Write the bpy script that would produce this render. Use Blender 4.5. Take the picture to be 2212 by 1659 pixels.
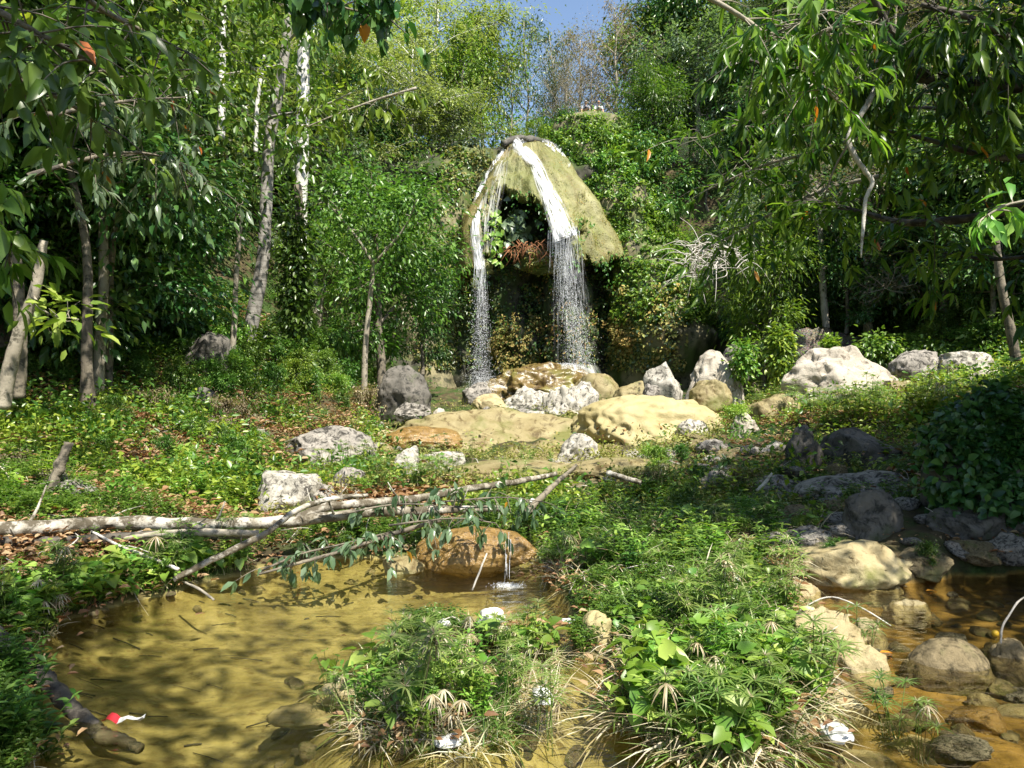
import bpy, math, random
import numpy as np
from mathutils import Vector, noise as mnoise
R = math.radians
for o in list(bpy.data.objects): bpy.data.objects.remove(o)
S = bpy.context.scene
COL = S.collection
rng = np.random.default_rng(7)

# ---------------------------------------------------------------- camera, sky, sun
CAMZ = 2.0
cam = bpy.data.objects.new('camera', bpy.data.cameras.new('camera')); COL.objects.link(cam)
cam.location = (0, 0, CAMZ); cam.rotation_euler = (R(90), 0, 0)
cam.data.lens = 27.0; cam.data.sensor_width = 36; cam.data.clip_end = 2000; cam.data.clip_start = 0.05
S.camera = cam
SUN = Vector((0.32, -0.43, 0.84)).normalized()
sl = bpy.data.lights.new('sun', 'SUN'); sl.energy = 5.0; sl.angle = R(0.5); sl.color = (1.0, 0.94, 0.82)
so = bpy.data.objects.new('sun', sl); COL.objects.link(so); so.rotation_euler = SUN.to_track_quat('Z', 'Y').to_euler()
so.location = (10, -10, 40)
w = bpy.data.worlds.new('World'); S.world = w; w.use_nodes = True
nt = w.node_tree; bg = nt.nodes['Background']; bg.inputs[1].default_value = 0.105
sk = nt.nodes.new('ShaderNodeTexSky'); sk.sky_type = 'NISHITA'; sk.sun_disc = False
sk.sun_elevation = math.asin(SUN.z); sk.sun_rotation = math.atan2(SUN.x, SUN.y)
nt.links.new(sk.outputs[0], bg.inputs[0])
S.view_settings.view_transform = 'Standard'; S.view_settings.look = 'None'
S.view_settings.gamma = 1; S.view_settings.exposure = 1.1
S.render.engine = 'CYCLES'; S.cycles.max_bounces = 6; S.cycles.transparent_max_bounces = 12

# ---------------------------------------------------------------- helpers: pixels of a 2212 x 1659 picture to metres
F = 1659.0
def P(u, v, d): return np.array([(u-1106)/F*d, d, CAMZ+(829.5-v)/F*d])
def sstep(a, b, x):
    t = np.clip((x-a)/(b-a), 0, 1); return t*t*(3-2*t)
def vnoise(x, y, z=0.0, seed=0):
    x = np.asarray(x, float); y = np.asarray(y, float); z = np.asarray(z, float)+0*x
    xi = np.floor(x).astype(np.int64); yi = np.floor(y).astype(np.int64); zi = np.floor(z).astype(np.int64)
    xf = x-xi; yf = y-yi; zf = z-zi
    xf = xf*xf*(3-2*xf); yf = yf*yf*(3-2*yf); zf = zf*zf*(3-2*zf)
    def h(a, b, c):
        n = (a*374761393+b*668265263+c*2147483647+seed*144665) & 0xffffffff
        n = ((n ^ (n >> 13))*1274126177) & 0xffffffff
        return ((n ^ (n >> 16)) & 0xffff)/65535.0
    r = 0
    for dz in (0, 1):
        wz = zf if dz else 1-zf
        for dy in (0, 1):
            wy = yf if dy else 1-yf
            for dx in (0, 1):
                wx = xf if dx else 1-xf
                r = r+h(xi+dx, yi+dy, zi+dz)*wx*wy*wz
    return r*2-1
def fbm(x, y, z=0.0, oct=4, seed=0):
    r = 0; a = 1; f = 1
    for i in range(oct):
        r = r+a*vnoise(np.asarray(x)*f, np.asarray(y)*f, np.asarray(z)*f, seed+i*17); a *= .5; f *= 2.03
    return r
def inpoly(px, py, poly):
    px = np.asarray(px); py = np.asarray(py); c = np.zeros(px.shape, bool); n = len(poly)
    for i in range(n):
        x1, y1 = poly[i]; x2, y2 = poly[(i+1) % n]
        cond = ((y1 > py) != (y2 > py)) & (px < (x2-x1)*(py-y1)/((y2-y1) if y2 != y1 else 1e-9)+x1)
        c ^= cond
    return c
def polydist(px, py, poly):
    px = np.asarray(px, float); py = np.asarray(py, float); d = np.full(px.shape, 1e9); n = len(poly)
    for i in range(n):
        a = np.array(poly[i]); b = np.array(poly[(i+1) % n]); ab = b-a
        t = np.clip(((px-a[0])*ab[0]+(py-a[1])*ab[1])/(ab@ab+1e-12), 0, 1)
        d = np.minimum(d, np.hypot(px-a[0]-t*ab[0], py-a[1]-t*ab[1]))
    return np.where(inpoly(px, py, poly), -d, d)
def wpt(u, v):
    d = CAMZ*F/(v-829.5); return ((u-1106)/F*d, d)
POOL = [wpt(*q) for q in [(-700, 2900), (-60, 1760), (80, 1640), (85, 1560), (20, 1470), (70, 1385), (150, 1335), (300, 1300), (450, 1262), (600, 1222), (720, 1212), (870, 1205), (1160, 1205), (1185, 1262), (1215, 1300), (1262, 1330), (1235, 1390), (1250, 1425), (1345, 1425), (1330, 1500), (1400, 1580), (1500, 1640), (1700, 1610), (1765, 1520), (1790, 1430), (1735, 1360), (1690, 1310), (1730, 1262), (1850, 1262), (2000, 1255), (2300, 1235), (2700, 1300), (4200, 2900)]]
ISLE = [wpt(*q) for q in [(800, 1490), (850, 1430), (930, 1385), (1080, 1385), (1165, 1415), (1180, 1470), (1120, 1530), (1030, 1580), (900, 1600), (800, 1570)]]
def H(x, y):
    x = np.asarray(x, float); y = np.asarray(y, float)
    b = np.interp(y, [-30, 2, 3.5, 8.5, 12, 16, 20, 25, 30, 36, 42, 60, 160], [1.5, .3, .0, .0, .08, .22, .32, .7, 1.05, 1.25, 1.7, 2, 11])
    sl_ = np.interp(y, [4, 8, 15, 24, 35], [.18, .24, .26, .52, .8])
    xl = np.interp(y, [4, 8, 15, 24, 35, 42], [-3.6, -3.6, -4.2, -4.2, -5.5, -7])
    z = b+np.maximum(0, xl-x)*sl_+np.maximum(0, -15-x)*.4
    sr = np.interp(y, [4, 8, 13, 20, 26, 35], [.0, .10, .26, .20, .26, .6])
    xr = np.interp(y, [4, 8, 13, 20, 30, 42], [4.5, 3.2, 3.0, 3.0, 8, 9.5])
    z = z+np.maximum(0, x-xr)*sr+np.maximum(0, x-14)*.45
    side = sstep(6, 16, np.abs(x-1.5))
    y0 = 47.2*(1-side)+34*side; wd = 1.6*(1-side)+20*side
    z = z+13.2*sstep(0, 1, (y-y0)/wd)*(1-.25*side)
    z = z+np.where(y > 45, 1, 0)*sstep(45, 52, y)*np.maximum(0, np.abs(x-2.2)-5)*.45
    z = z+.17*fbm(x*.9, y*.9, oct=4, seed=3)*sstep(8.5, 12, y)+.06*fbm(x*2.5, y*2.5, oct=3, seed=9)+.5*fbm(x*.15, y*.15, oct=2, seed=5)*sstep(14, 24, y)*sstep(4, 12, np.abs(x-1))
    near = y < 11
    if np.any(near):
        dp = polydist(x, y, POOL)+.10*fbm(x*3, y*3, oct=2, seed=21)
        bank = np.where(dp > 0, .03+.24*(1-np.exp(-np.maximum(dp, 0)/.45)), -.05-.28*(1-np.exp(-np.maximum(-dp, 0)/.5)))
        bank = np.where(x > 2.6, np.where(dp > 0, bank, np.maximum(bank, -.17)), bank)
        di = polydist(x, y, ISLE)+.08*fbm(x*4, y*4, oct=2, seed=22)
        isl = np.where(di < 0, .06, .06-np.maximum(di, 0)*.55)
        bank = np.where(dp < 0, np.maximum(bank, isl), bank)
        f = 1-sstep(9.2, 11, y)
        z = np.where(near, z*1.0+bank*f+(0 if True else 0), z)
        z = np.where(near & (dp < 0), bank+.05*fbm(x*1.3, y*1.3, oct=3, seed=30), z)
    return z
def h1(x, y): return float(H(np.array([x]), np.array([y]))[0])
def G(u, v, dmax=60, dmin=3.0):
    d = np.geomspace(dmin, dmax, 1500); x = (u-1106)/F*d; z = CAMZ+(829.5-v)/F*d
    k = np.where(H(x, d) > z)[0]
    i = k[0] if len(k) else len(d)-1
    return np.array([x[i], d[i], float(H(x[i:i+1], d[i:i+1])[0])])
def ground_at(u, d):
    x = (u-1106)/F*d; return np.array([x, d, h1(x, d)])

class Geo:
    def __init__(s): s.v = []; s.f = []; s.n = 0
    def add(s, V, Fc, mat=0):
        V = np.asarray(V, float).reshape(-1, 3)
        if isinstance(Fc, np.ndarray): Fc = [(Fc, mat)]
        for fa, m in Fc:
            if len(fa): s.f.append((fa+s.n, m))
        s.v.append(V); s.n += len(V); return s
    def verts(s): return np.concatenate(s.v)
    def tmpl(s): return (s.verts(), s.f)
    def build(s, name, mats, parent=None, smooth=False, uv=None):
        V = s.verts()
        if parent is not None: V = V-np.array(parent.location)
        me = bpy.data.meshes.new(name)
        me.vertices.add(len(V)); me.vertices.foreach_set('co', V.astype(np.float32).ravel())
        lt = np.concatenate([np.full(len(a), a.shape[1]) for a, m in s.f]); li = np.concatenate([a.ravel() for a, m in s.f])
        me.loops.add(len(li)); me.loops.foreach_set('vertex_index', li.astype(np.int32))
        me.polygons.add(len(lt)); me.polygons.foreach_set('loop_start', np.concatenate([[0], np.cumsum(lt)[:-1]]).astype(np.int32))
        me.polygons.foreach_set('loop_total', lt.astype(np.int32))
        me.polygons.foreach_set('material_index', np.concatenate([np.full(len(a), m) for a, m in s.f]).astype(np.int32))
        if smooth: me.polygons.foreach_set('use_smooth', np.ones(len(lt), bool))
        if uv is not None:
            ul = me.uv_layers.new(name='UVMap'); ul.data.foreach_set('uv', uv[li].astype(np.float32).ravel())
        me.update(calc_edges=True)
        for m in (mats if isinstance(mats, (list, tuple)) else [mats]): me.materials.append(m)
        o = bpy.data.objects.new(name, me); COL.objects.link(o)
        if parent is not None: o.parent = parent
        return o
def tag(o, label=None, cat=None, group=None, kind=None):
    if label: o['label'] = label
    if cat: o['category'] = cat
    if group: o['group'] = group
    if kind: o['kind'] = kind
    return o
def thing(name, loc, label, cat, group=None):
    o = bpy.data.objects.new(name, None); COL.objects.link(o); o.location = tuple(float(c) for c in loc); o.empty_display_size = .2
    return tag(o, label, cat, group)
def unit(a): return a/(np.linalg.norm(a, axis=-1, keepdims=True)+1e-12)
def tube(g, pts, rad, sides=8, mat=0, cap=True, rough=0.0, seed=0):
    pts = np.asarray(pts, float); n = len(pts); rad = np.broadcast_to(np.asarray(rad, float), (n,))
    T = unit(np.gradient(pts, axis=0)); up = np.array([0, 0, 1.]) if abs(T[:, 2]).mean() < .8 else np.array([0, 1., 0])
    A = unit(np.cross(T, up)); B = np.cross(T, A)
    a = np.linspace(0, 2*np.pi, sides, endpoint=False)
    rr = rad[:, None]*np.ones(sides)
    if rough:
        rr = rr*(1+rough*vnoise(np.arange(n)[:, None]*.9+0*a, np.cos(a)*1.7+seed, np.sin(a)*1.7+seed*3))
    V = pts[:, None]+rr[..., None]*(np.cos(a)[None, :, None]*A[:, None]+np.sin(a)[None, :, None]*B[:, None])
    i = np.arange(n-1)[:, None]*sides; j = np.arange(sides)[None]; j2 = (j+1) % sides
    Q = np.stack([i+j, i+j2, i+sides+j2, i+sides+j], -1).reshape(-1, 4)
    V = V.reshape(-1, 3); fs = [(Q, mat)]
    if cap:
        V = np.concatenate([V, pts[[0, -1]]]); b = n*sides
        fs.append((np.stack([j2[0], j[0], np.full(sides, b)], -1), mat))
        fs.append((np.stack([(n-1)*sides+j[0], (n-1)*sides+j2[0], np.full(sides, b+1)], -1), mat))
    g.add(V, fs); return g
def smooth_path(pts, n):
    pts = np.asarray(pts, float); t = np.concatenate([[0], np.cumsum(np.linalg.norm(np.diff(pts, axis=0), axis=1))]); s = np.linspace(0, t[-1], n)
    m = np.gradient(pts, t, axis=0); k = np.clip(np.searchsorted(t, s)-1, 0, len(t)-2); h = (t[k+1]-t[k])[:, None]; q = ((s-t[k])[:, None])/h
    return (2*q**3-3*q**2+1)*pts[k]+(q**3-2*q**2+q)*h*m[k]+(-2*q**3+3*q**2)*pts[k+1]+(q**3-q**2)*h*m[k+1]
def leaves(g, Pb, D, N, L, W, kind='simple', mat=0, droop=.12, fold=.18):
    Pb = np.asarray(Pb); n = len(Pb); D = unit(D); Sd = unit(np.cross(D, N)); N = np.cross(Sd, D)
    L = np.broadcast_to(L, (n,))[:, None]; W = np.broadcast_to(W, (n,))[:, None]; i = np.arange(n)[:, None]
    if kind == 'simple':
        m = Pb+D*L*.42+N*W*fold
        V = np.stack([Pb, m+Sd*W*.5, Pb+D*L-N*droop*L, m-Sd*W*.5], 1)
        Fa = np.concatenate([i*4+[[0, 1, 2]], i*4+[[0, 2, 3]]]); g.add(V.reshape(-1, 3), Fa, mat)
    elif kind == 'blade':
        a = Pb+D*L*.35; b = Pb+D*L*.7-N*droop*L*.5; t = Pb+D*L-N*droop*L*1.3
        V = np.stack([Pb-Sd*W*.35, Pb+Sd*W*.35, a-Sd*W*.5, a+Sd*W*.5, b-Sd*W*.35, b+Sd*W*.35, t], 1)
        g.add(V.reshape(-1, 3), [(np.concatenate([i*7+[[0, 1, 3, 2]], i*7+[[2, 3, 5, 4]]]), mat), (i*7+[[4, 5, 6]], mat)])
    else:   # 'good' long oval, 'heart' broad with basal lobes
        f1, f2, w1, w2, bk = (.3, .68, 1., .78, 0.) if kind == 'good' else (.16, .58, 1.05, .72, -.16)
        m1 = Pb+D*L*(.3 if kind == 'good' else .2); m2 = Pb+D*L*.66-N*droop*L*.35; t = Pb+D*L-N*droop*L
        e1 = Pb+D*L*f1+N*W*fold; e2 = Pb+D*L*f2-N*droop*L*.3+N*W*fold*.8
        if kind == 'good':
            V = np.stack([Pb, e1-Sd*W*.5*w1, m1, e1+Sd*W*.5*w1, e2-Sd*W*.5*w2, m2, e2+Sd*W*.5*w2, t], 1)
            tri = [[0, 2, 1], [0, 3, 2], [4, 5, 7], [5, 6, 7]]; qd = [[1, 2, 5, 4], [2, 3, 6, 5]]; k = 8
        else:
            bl = Pb+D*L*bk+N*W*fold*.4
            V = np.stack([Pb, e1-Sd*W*.5*w1, m1, e1+Sd*W*.5*w1, e2-Sd*W*.5*w2, m2, e2+Sd*W*.5*w2, t, bl-Sd*W*.28, bl+Sd*W*.28], 1)
            tri = [[0, 2, 1], [0, 3, 2], [4, 5, 7], [5, 6, 7], [0, 1, 8], [0, 9, 3]]; qd = [[1, 2, 5, 4], [2, 3, 6, 5]]; k = 10
        g.add(V.reshape(-1, 3), [(np.concatenate([i*k+[f] for f in tri]), mat), (np.concatenate([i*k+[f] for f in qd]), mat)])
def rdir(n, zb=0.0, r=None):
    r = r or rng; v = r.normal(size=(n, 3)); v = unit(v); v[:, 2] += zb; return unit(v)
def place(g, T, pos, rot, sc, tilt=.12, matmap=None, r=None):
    r = r or rng; V, fs = T; n = len(pos); pos = np.asarray(pos); rot = np.asarray(rot); sc = np.broadcast_to(np.asarray(sc, float), (n,))
    c, s = np.cos(rot), np.sin(rot); x = V[None, :, 0]*c[:, None]-V[None, :, 1]*s[:, None]; y = V[None, :, 0]*s[:, None]+V[None, :, 1]*c[:, None]; z = V[None, :, 2]+0*x
    tx = r.normal(size=(n, 1))*tilt; ty = r.normal(size=(n, 1))*tilt
    O = np.stack([x+z*tx, y+z*ty, z], -1)*sc[:, None, None]+pos[:, None]
    k = len(V); off = np.arange(n)*k
    g.add(O.reshape(-1, 3), [((fa[None]+off[:, None, None]).reshape(-1, fa.shape[1]), m if matmap is None else matmap[m]) for fa, m in fs])

# ---------------------------------------------------------------- materials
def mat_new(name):
    m = bpy.data.materials.new(name); m.use_nodes = True; t = m.node_tree
    return m, t, t.nodes['Principled BSDF'], t.nodes['Material Output']
def node(t, k, **kw):
    n = t.nodes.new(k)
    for a, b in kw.items(): setattr(n, a, b)
    return n
def ramp(t, fac, stops, interp='LINEAR'):
    r = node(t, 'ShaderNodeValToRGB'); r.color_ramp.interpolation = interp; e = r.color_ramp.elements
    while len(e) < len(stops): e.new(.5)
    for i, (p, c) in enumerate(stops):
        e[i].position = p; e[i].color = (*c, 1) if len(c) == 3 else c
    t.links.new(fac, r.inputs[0]); return r.outputs[0]
def noi(t, sc, det=5, rough=.55, stretch=None, coord='Object', dist=0):
    tc = node(t, 'ShaderNodeTexCoord'); n = node(t, 'ShaderNodeTexNoise'); n.inputs['Scale'].default_value = sc; n.inputs['Detail'].default_value = det
    n.inputs['Roughness'].default_value = rough; n.inputs['Distortion'].default_value = dist
    if stretch:
        mp = node(t, 'ShaderNodeMapping'); mp.inputs['Scale'].default_value = stretch; t.links.new(tc.outputs[coord], mp.inputs[0]); t.links.new(mp.outputs[0], n.inputs[0])
    else: t.links.new(tc.outputs[coord], n.inputs[0])
    return n.outputs['Fac']
def mix(t, fac, a, b, mode='MIX'):
    m = node(t, 'ShaderNodeMix', data_type='RGBA', blend_type=mode)
    if isinstance(fac, (int, float)): m.inputs[0].default_value = fac
    else: t.links.new(fac, m.inputs[0])
    for s, i in ((a, 6), (b, 7)):
        if isinstance(s, tuple): m.inputs[i].default_value = (*s, 1)
        else: t.links.new(s, m.inputs[i])
    return m.outputs[2]
def bump(t, h, strength, dist, bs):
    b = node(t, 'ShaderNodeBump'); b.inputs['Strength'].default_value = strength; b.inputs['Distance'].default_value = dist
    t.links.new(h, b.inputs['Height']); t.links.new(b.outputs[0], bs.inputs['Normal'])
def leafmat(name, cols, trans=.38, rough=.34, tint=(1.25, 1.35, .6), spec=.5):
    m, t, bs, out = mat_new(name); ge = node(t, 'ShaderNodeNewGeometry'); n = len(cols)
    c = ramp(t, ge.outputs['Random Per Island'], [(i/(n-1), k) for i, k in enumerate(cols)])
    oi = node(t, 'ShaderNodeObjectInfo'); hs = node(t, 'ShaderNodeHueSaturation'); t.links.new(c, hs.inputs['Color'])
    mr = node(t, 'ShaderNodeMapRange'); mr.inputs[3].default_value = .75; mr.inputs[4].default_value = 1.3; t.links.new(oi.outputs['Random'], mr.inputs[0]); t.links.new(mr.outputs[0], hs.inputs['Value'])
    mh = node(t, 'ShaderNodeMath', operation='MULTIPLY_ADD'); mf = node(t, 'ShaderNodeMath', operation='FRACT'); mq = node(t, 'ShaderNodeMath', operation='MULTIPLY'); mq.inputs[1].default_value = 37.7; t.links.new(oi.outputs['Random'], mq.inputs[0]); t.links.new(mq.outputs[0], mf.inputs[0]); t.links.new(mf.outputs[0], mh.inputs[0]); mh.inputs[1].default_value = .045; mh.inputs[2].default_value = .475; t.links.new(mh.outputs[0], hs.inputs['Hue'])
    t.links.new(hs.outputs[0], bs.inputs['Base Color']); bs.inputs['Roughness'].default_value = rough; bs.inputs['Specular IOR Level'].default_value = spec
    tr = node(t, 'ShaderNodeBsdfTranslucent'); t.links.new(mix(t, 1.0, hs.outputs[0], tint, 'MULTIPLY'), tr.inputs[0])
    ms = node(t, 'ShaderNodeMixShader'); ms.inputs[0].default_value = trans; t.links.new(bs.outputs[0], ms.inputs[1]); t.links.new(tr.outputs[0], ms.inputs[2]); t.links.new(ms.outputs[0], out.inputs[0])
    return m
def rockmat(name, base, pale, dark, sc=1.5, blotch=.5, rough=.85, moss=None, mossamt=.5, bumpd=.04, streak=None, spec=.3):
    m, t, bs, out = mat_new(name)
    a = ramp(t, noi(t, sc, 8, .65), [(.3, base), (.62, pale)])
    b = ramp(t, noi(t, sc*3.1, 9, .72, dist=.6, stretch=streak), [(.0, (1, 1, 1)), (blotch-.06, (1, 1, 1)), (blotch+.05, (0, 0, 0))])
    c = mix(t, b, a, dark)
    if moss:
        f = ramp(t, noi(t, sc*.8, 6, .6), [(mossamt-.06, (0, 0, 0)), (mossamt+.08, (1, 1, 1))]); c = mix(t, f, c, moss)
    t.links.new(c, bs.inputs['Base Color']); bs.inputs['Roughness'].default_value = rough; bs.inputs['Specular IOR Level'].default_value = spec
    bump(t, noi(t, sc*5, 10, .7), .9, bumpd, bs); return m
M = {}
M['green'] = leafmat('leaf_mid_green', [(.03, .08, .014), (.06, .14, .022), (.10, .21, .035), (.16, .27, .06)])
M['deep'] = leafmat('leaf_deep_green', [(.02, .06, .018), (.045, .12, .03), (.08, .17, .04), (.15, .24, .08)], rough=.29, trans=.28)
M['olive'] = leafmat('leaf_olive', [(.15, .18, .06), (.24, .27, .10), (.3, .34, .13), (.2, .26, .06)], rough=.5)
M['yellow'] = leafmat('leaf_yellow_green', [(.10, .19, .02), (.18, .28, .03), (.26, .34, .05), (.14, .24, .03)])
M['grey'] = leafmat('leaf_grey_green', [(.05, .09, .045), (.09, .14, .07), (.14, .2, .11), (.2, .26, .17)], rough=.27)
M['mango'] = leafmat('leaf_long_olive', [(.03, .08, .012), (.06, .14, .02), (.12, .21, .03), (.2, .3, .045), (.1, .19, .025)], rough=.33, trans=.5)
M['bright'] = leafmat('leaf_bright', [(.09, .2, .025), (.15, .28, .04), (.22, .36, .06), (.3, .42, .09)], rough=.4)
M['sedge'] = leafmat('leaf_sedge', [(.07, .14, .03), (.14, .24, .05), (.2, .3, .08), (.26, .34, .12)], rough=.4)
M['straw'] = leafmat('dry_straw', [(.22, .17, .09), (.38, .32, .18), (.5, .45, .3), (.62, .58, .45)], rough=.6, tint=(1.1, 1, .8), trans=.2)
M['dead'] = leafmat('dead_leaf', [(.12, .06, .03), (.24, .12, .05), (.33, .2, .1), (.42, .3, .17)], rough=.6, tint=(1.2, .9, .6), trans=.2)
M['brown'] = leafmat('twiggy_brown_leaf', [(.13, .11, .06), (.2, .17, .09), (.25, .21, .12), (.17, .18, .07)], rough=.6)
M['orange'] = leafmat('orange_leaf', [(.45, .13, .02), (.6, .25, .03), (.5, .2, .04)], rough=.4, tint=(1.2, .8, .4))
M['moss'] = leafmat('moss_tuft', [(.13, .14, .03), (.22, .23, .05), (.3, .3, .08), (.2, .16, .05)], rough=.7, trans=.25)
M['rust'] = leafmat('rusty_moss', [(.2, .12, .03), (.34, .23, .06), (.42, .32, .1), (.25, .24, .06)], rough=.7, trans=.2)
M['root'] = leafmat('orange_root', [(.2, .08, .03), (.34, .14, .05), (.42, .2, .08)], rough=.7, trans=.1)
M['lime'] = rockmat('limestone', (.30, .28, .235), (.5, .47, .41), (.06, .055, .048), 2.4, .455)
M['limebig'] = rockmat('limestone_boulder', (.36, .32, .26), (.52, .475, .40), (.13, .105, .08), .9, .42, bumpd=.10)
M['greyrock'] = rockmat('grey_rock', (.2, .185, .165), (.36, .33, .29), (.045, .042, .036), 2.0, .48)
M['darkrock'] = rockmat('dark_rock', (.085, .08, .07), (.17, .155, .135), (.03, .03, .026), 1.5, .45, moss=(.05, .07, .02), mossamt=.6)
M['ochre'] = rockmat('ochre_rock', (.3, .235, .115), (.43, .37, .22), (.12, .09, .035), 2.2, .40, moss=(.17, .17, .05), mossamt=.58, rough=.6)
M['wet'] = rockmat('wet_brown_rock', (.17, .095, .025), (.3, .19, .06), (.06, .032, .01), 4.5, .42, rough=.22, bumpd=.03, spec=.7)
M['flow'] = rockmat('flowstone', (.19, .15, .065), (.31, .265, .14), (.10, .07, .025), 1.1, .44, rough=.6, moss=(.14, .14, .04), mossamt=.54, streak=(1, 1, .35), bumpd=.05)
M['flowpale'] = rockmat('pale_flowstone', (.28, .23, .10), (.43, .37, .2), (.17, .13, .045), .5, .36, rough=.6, moss=(.25, .24, .08), mossamt=.57, bumpd=.05)
M['flowwet'] = rockmat('wet_flowstone', (.12, .08, .025), (.2, .145, .05), (.05, .03, .012), .8, .45, rough=.25, moss=(.17, .165, .04), mossamt=.55, spec=.6)
M['stream'] = rockmat('stream_rock', (.15, .115, .06), (.26, .21, .12), (.05, .04, .02), 2.5, .45, moss=(.10, .11, .03), mossamt=.58, rough=.6)
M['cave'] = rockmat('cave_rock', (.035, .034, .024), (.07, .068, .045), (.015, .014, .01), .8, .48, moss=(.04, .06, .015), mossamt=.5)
M['cliff'] = rockmat('cliff_rock', (.13, .12, .07), (.24, .21, .12), (.05, .05, .03), .5, .46, moss=(.09, .12, .03), mossamt=.5)
def barkmat(name, a, b, dark, ring=0, blotch=.42):
    m, t, bs, out = mat_new(name)
    c = ramp(t, noi(t, 4, 6, .6, stretch=(1, 1, .5)), [(.35, a), (.62, b)])
    f = ramp(t, noi(t, 7, 7, .7), [(blotch-.04, (1, 1, 1)), (blotch+.05, (0, 0, 0))]); c = mix(t, f, c, dark)
    if ring:
        tc = node(t, 'ShaderNodeTexCoord'); wv = node(t, 'ShaderNodeTexWave', bands_direction='Z'); wv.inputs['Scale'].default_value = ring; wv.inputs['Distortion'].default_value = 1.5; wv.inputs['Detail'].default_value = 3
        t.links.new(tc.outputs['Object'], wv.inputs[0]); c = mix(t, ramp(t, wv.outputs[0], [(.0, (.6, .6, .6)), (.25, (0, 0, 0))]), c, dark)
    t.links.new(c, bs.inputs['Base Color']); bs.inputs['Roughness'].default_value = .85; bump(t, noi(t, 14, 8, .7), .8, .02, bs); return m
M['barkgrey'] = barkmat('bark_grey_ringed', (.25, .235, .21), (.36, .34, .31), (.12, .11, .095), ring=1.6)
M['barkwhite'] = barkmat('bark_white', (.5, .49, .46), (.68, .66, .62), (.22, .21, .19), blotch=.40)
M['bark'] = barkmat('bark_brown', (.12, .10, .075), (.22, .19, .14), (.05, .045, .035), blotch=.46)
M['barkpale'] = barkmat('bark_pale', (.24, .21, .16), (.38, .34, .27), (.1, .09, .065))
M['log'] = barkmat('lichened_log', (.2, .175, .13), (.5, .47, .41), (.085, .07, .045), blotch=.5)
M['darklog'] = barkmat('damp_log', (.06, .05, .04), (.13, .115, .09), (.03, .025, .02), blotch=.47)
M['twig'] = barkmat('bleached_twig', (.42, .39, .34), (.58, .55, .5), (.25, .22, .18))

def soilmat():
    m, t, bs, out = mat_new('forest_soil')
    a = ramp(t, noi(t, 3, 8, .65), [(.3, (.03, .024, .014)), (.5, (.07, .055, .03)), (.68, (.13, .10, .055))])
    g = ramp(t, noi(t, 1.1, 5, .6), [(.42, (0, 0, 0)), (.58, (1, 1, 1))])
    c = mix(t, g, a, ramp(t, noi(t, 16, 5, .6), [(.35, (.015, .035, .008)), (.65, (.06, .10, .025))]))
    ge = node(t, 'ShaderNodeNewGeometry'); sx = node(t, 'ShaderNodeSeparateXYZ'); t.links.new(ge.outputs['Position'], sx.inputs[0])
    mr = node(t, 'ShaderNodeMapRange'); mr.inputs[1].default_value = .05; mr.inputs[2].default_value = .0; t.links.new(sx.outputs['Z'], mr.inputs[0])
    sand = ramp(t, noi(t, 2.2, 8, .62, dist=.5), [(.28, (.09, .07, .025)), (.42, (.2, .165, .06)), (.54, (.31, .26, .10)), (.72, (.4, .34, .16))])
    vo = node(t, 'ShaderNodeTexVoronoi', feature='DISTANCE_TO_EDGE'); vo.inputs['Scale'].default_value = 9
    wn = node(t, 'ShaderNodeTexNoise'); wn.inputs['Scale'].default_value = 3; tcc = node(t, 'ShaderNodeTexCoord'); t.links.new(tcc.outputs['Object'], wn.inputs[0])
    t.links.new(mix(t, .25, tcc.outputs['Object'], wn.outputs['Color'], 'ADD'), vo.inputs[0])
    sand = mix(t, ramp(t, noi(t, 9, 6, .7), [(.36, (.7, .7, .7)), (.46, (0, 0, 0))]), sand, (.13, .09, .03))
    # stronger orange brown on the right hand stream bed
    mx = node(t, 'ShaderNodeMapRange'); mx.inputs[1].default_value = 1.0; mx.inputs[2].default_value = 2.6; t.links.new(sx.outputs['X'], mx.inputs[0])
    sand = mix(t, mx.outputs[0], sand, mix(t, .85, sand, (.74, .5, .28), 'MULTIPLY'))
    nz0 = noi(t, .8, 5, .6); vm = node(t, 'ShaderNodeVectorMath', operation='SUBTRACT'); t.links.new(ge.outputs['Position'], vm.inputs[0]); vm.inputs[1].default_value = (1.3, 17.5, .5)
    v3 = node(t, 'ShaderNodeVectorMath', operation='MULTIPLY'); t.links.new(vm.outputs[0], v3.inputs[0]); v3.inputs[1].default_value = (.26, .13, .0); v4 = node(t, 'ShaderNodeVectorMath', operation='LENGTH'); t.links.new(v3.outputs[0], v4.inputs[0])
    ad = node(t, 'ShaderNodeMath', operation='ADD'); t.links.new(v4.outputs['Value'], ad.inputs[0]); t.links.new(nz0, ad.inputs[1])
    c = mix(t, ramp(t, ad.outputs[0], [(.0, (1, 1, 1)), (.99, (1, 1, 1)), (1.0, (0, 0, 0))]) if False else ramp(t, ad.outputs[0], [(.85, (1, 1, 1)), (1., (0, 0, 0))]), c, ramp(t, noi(t, 2.4, 8, .65), [(.3, (.10, .075, .03)), (.5, (.25, .21, .1)), (.7, (.36, .31, .17))]))
    c = mix(t, mr.outputs[0], c, sand)
    t.links.new(c, bs.inputs['Base Color']); bs.inputs['Roughness'].default_value = .95; bs.inputs['Specular IOR Level'].default_value = .15
    bump(t, noi(t, 12, 9, .7), .8, .03, bs); return m
M['soil'] = soilmat()
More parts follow.
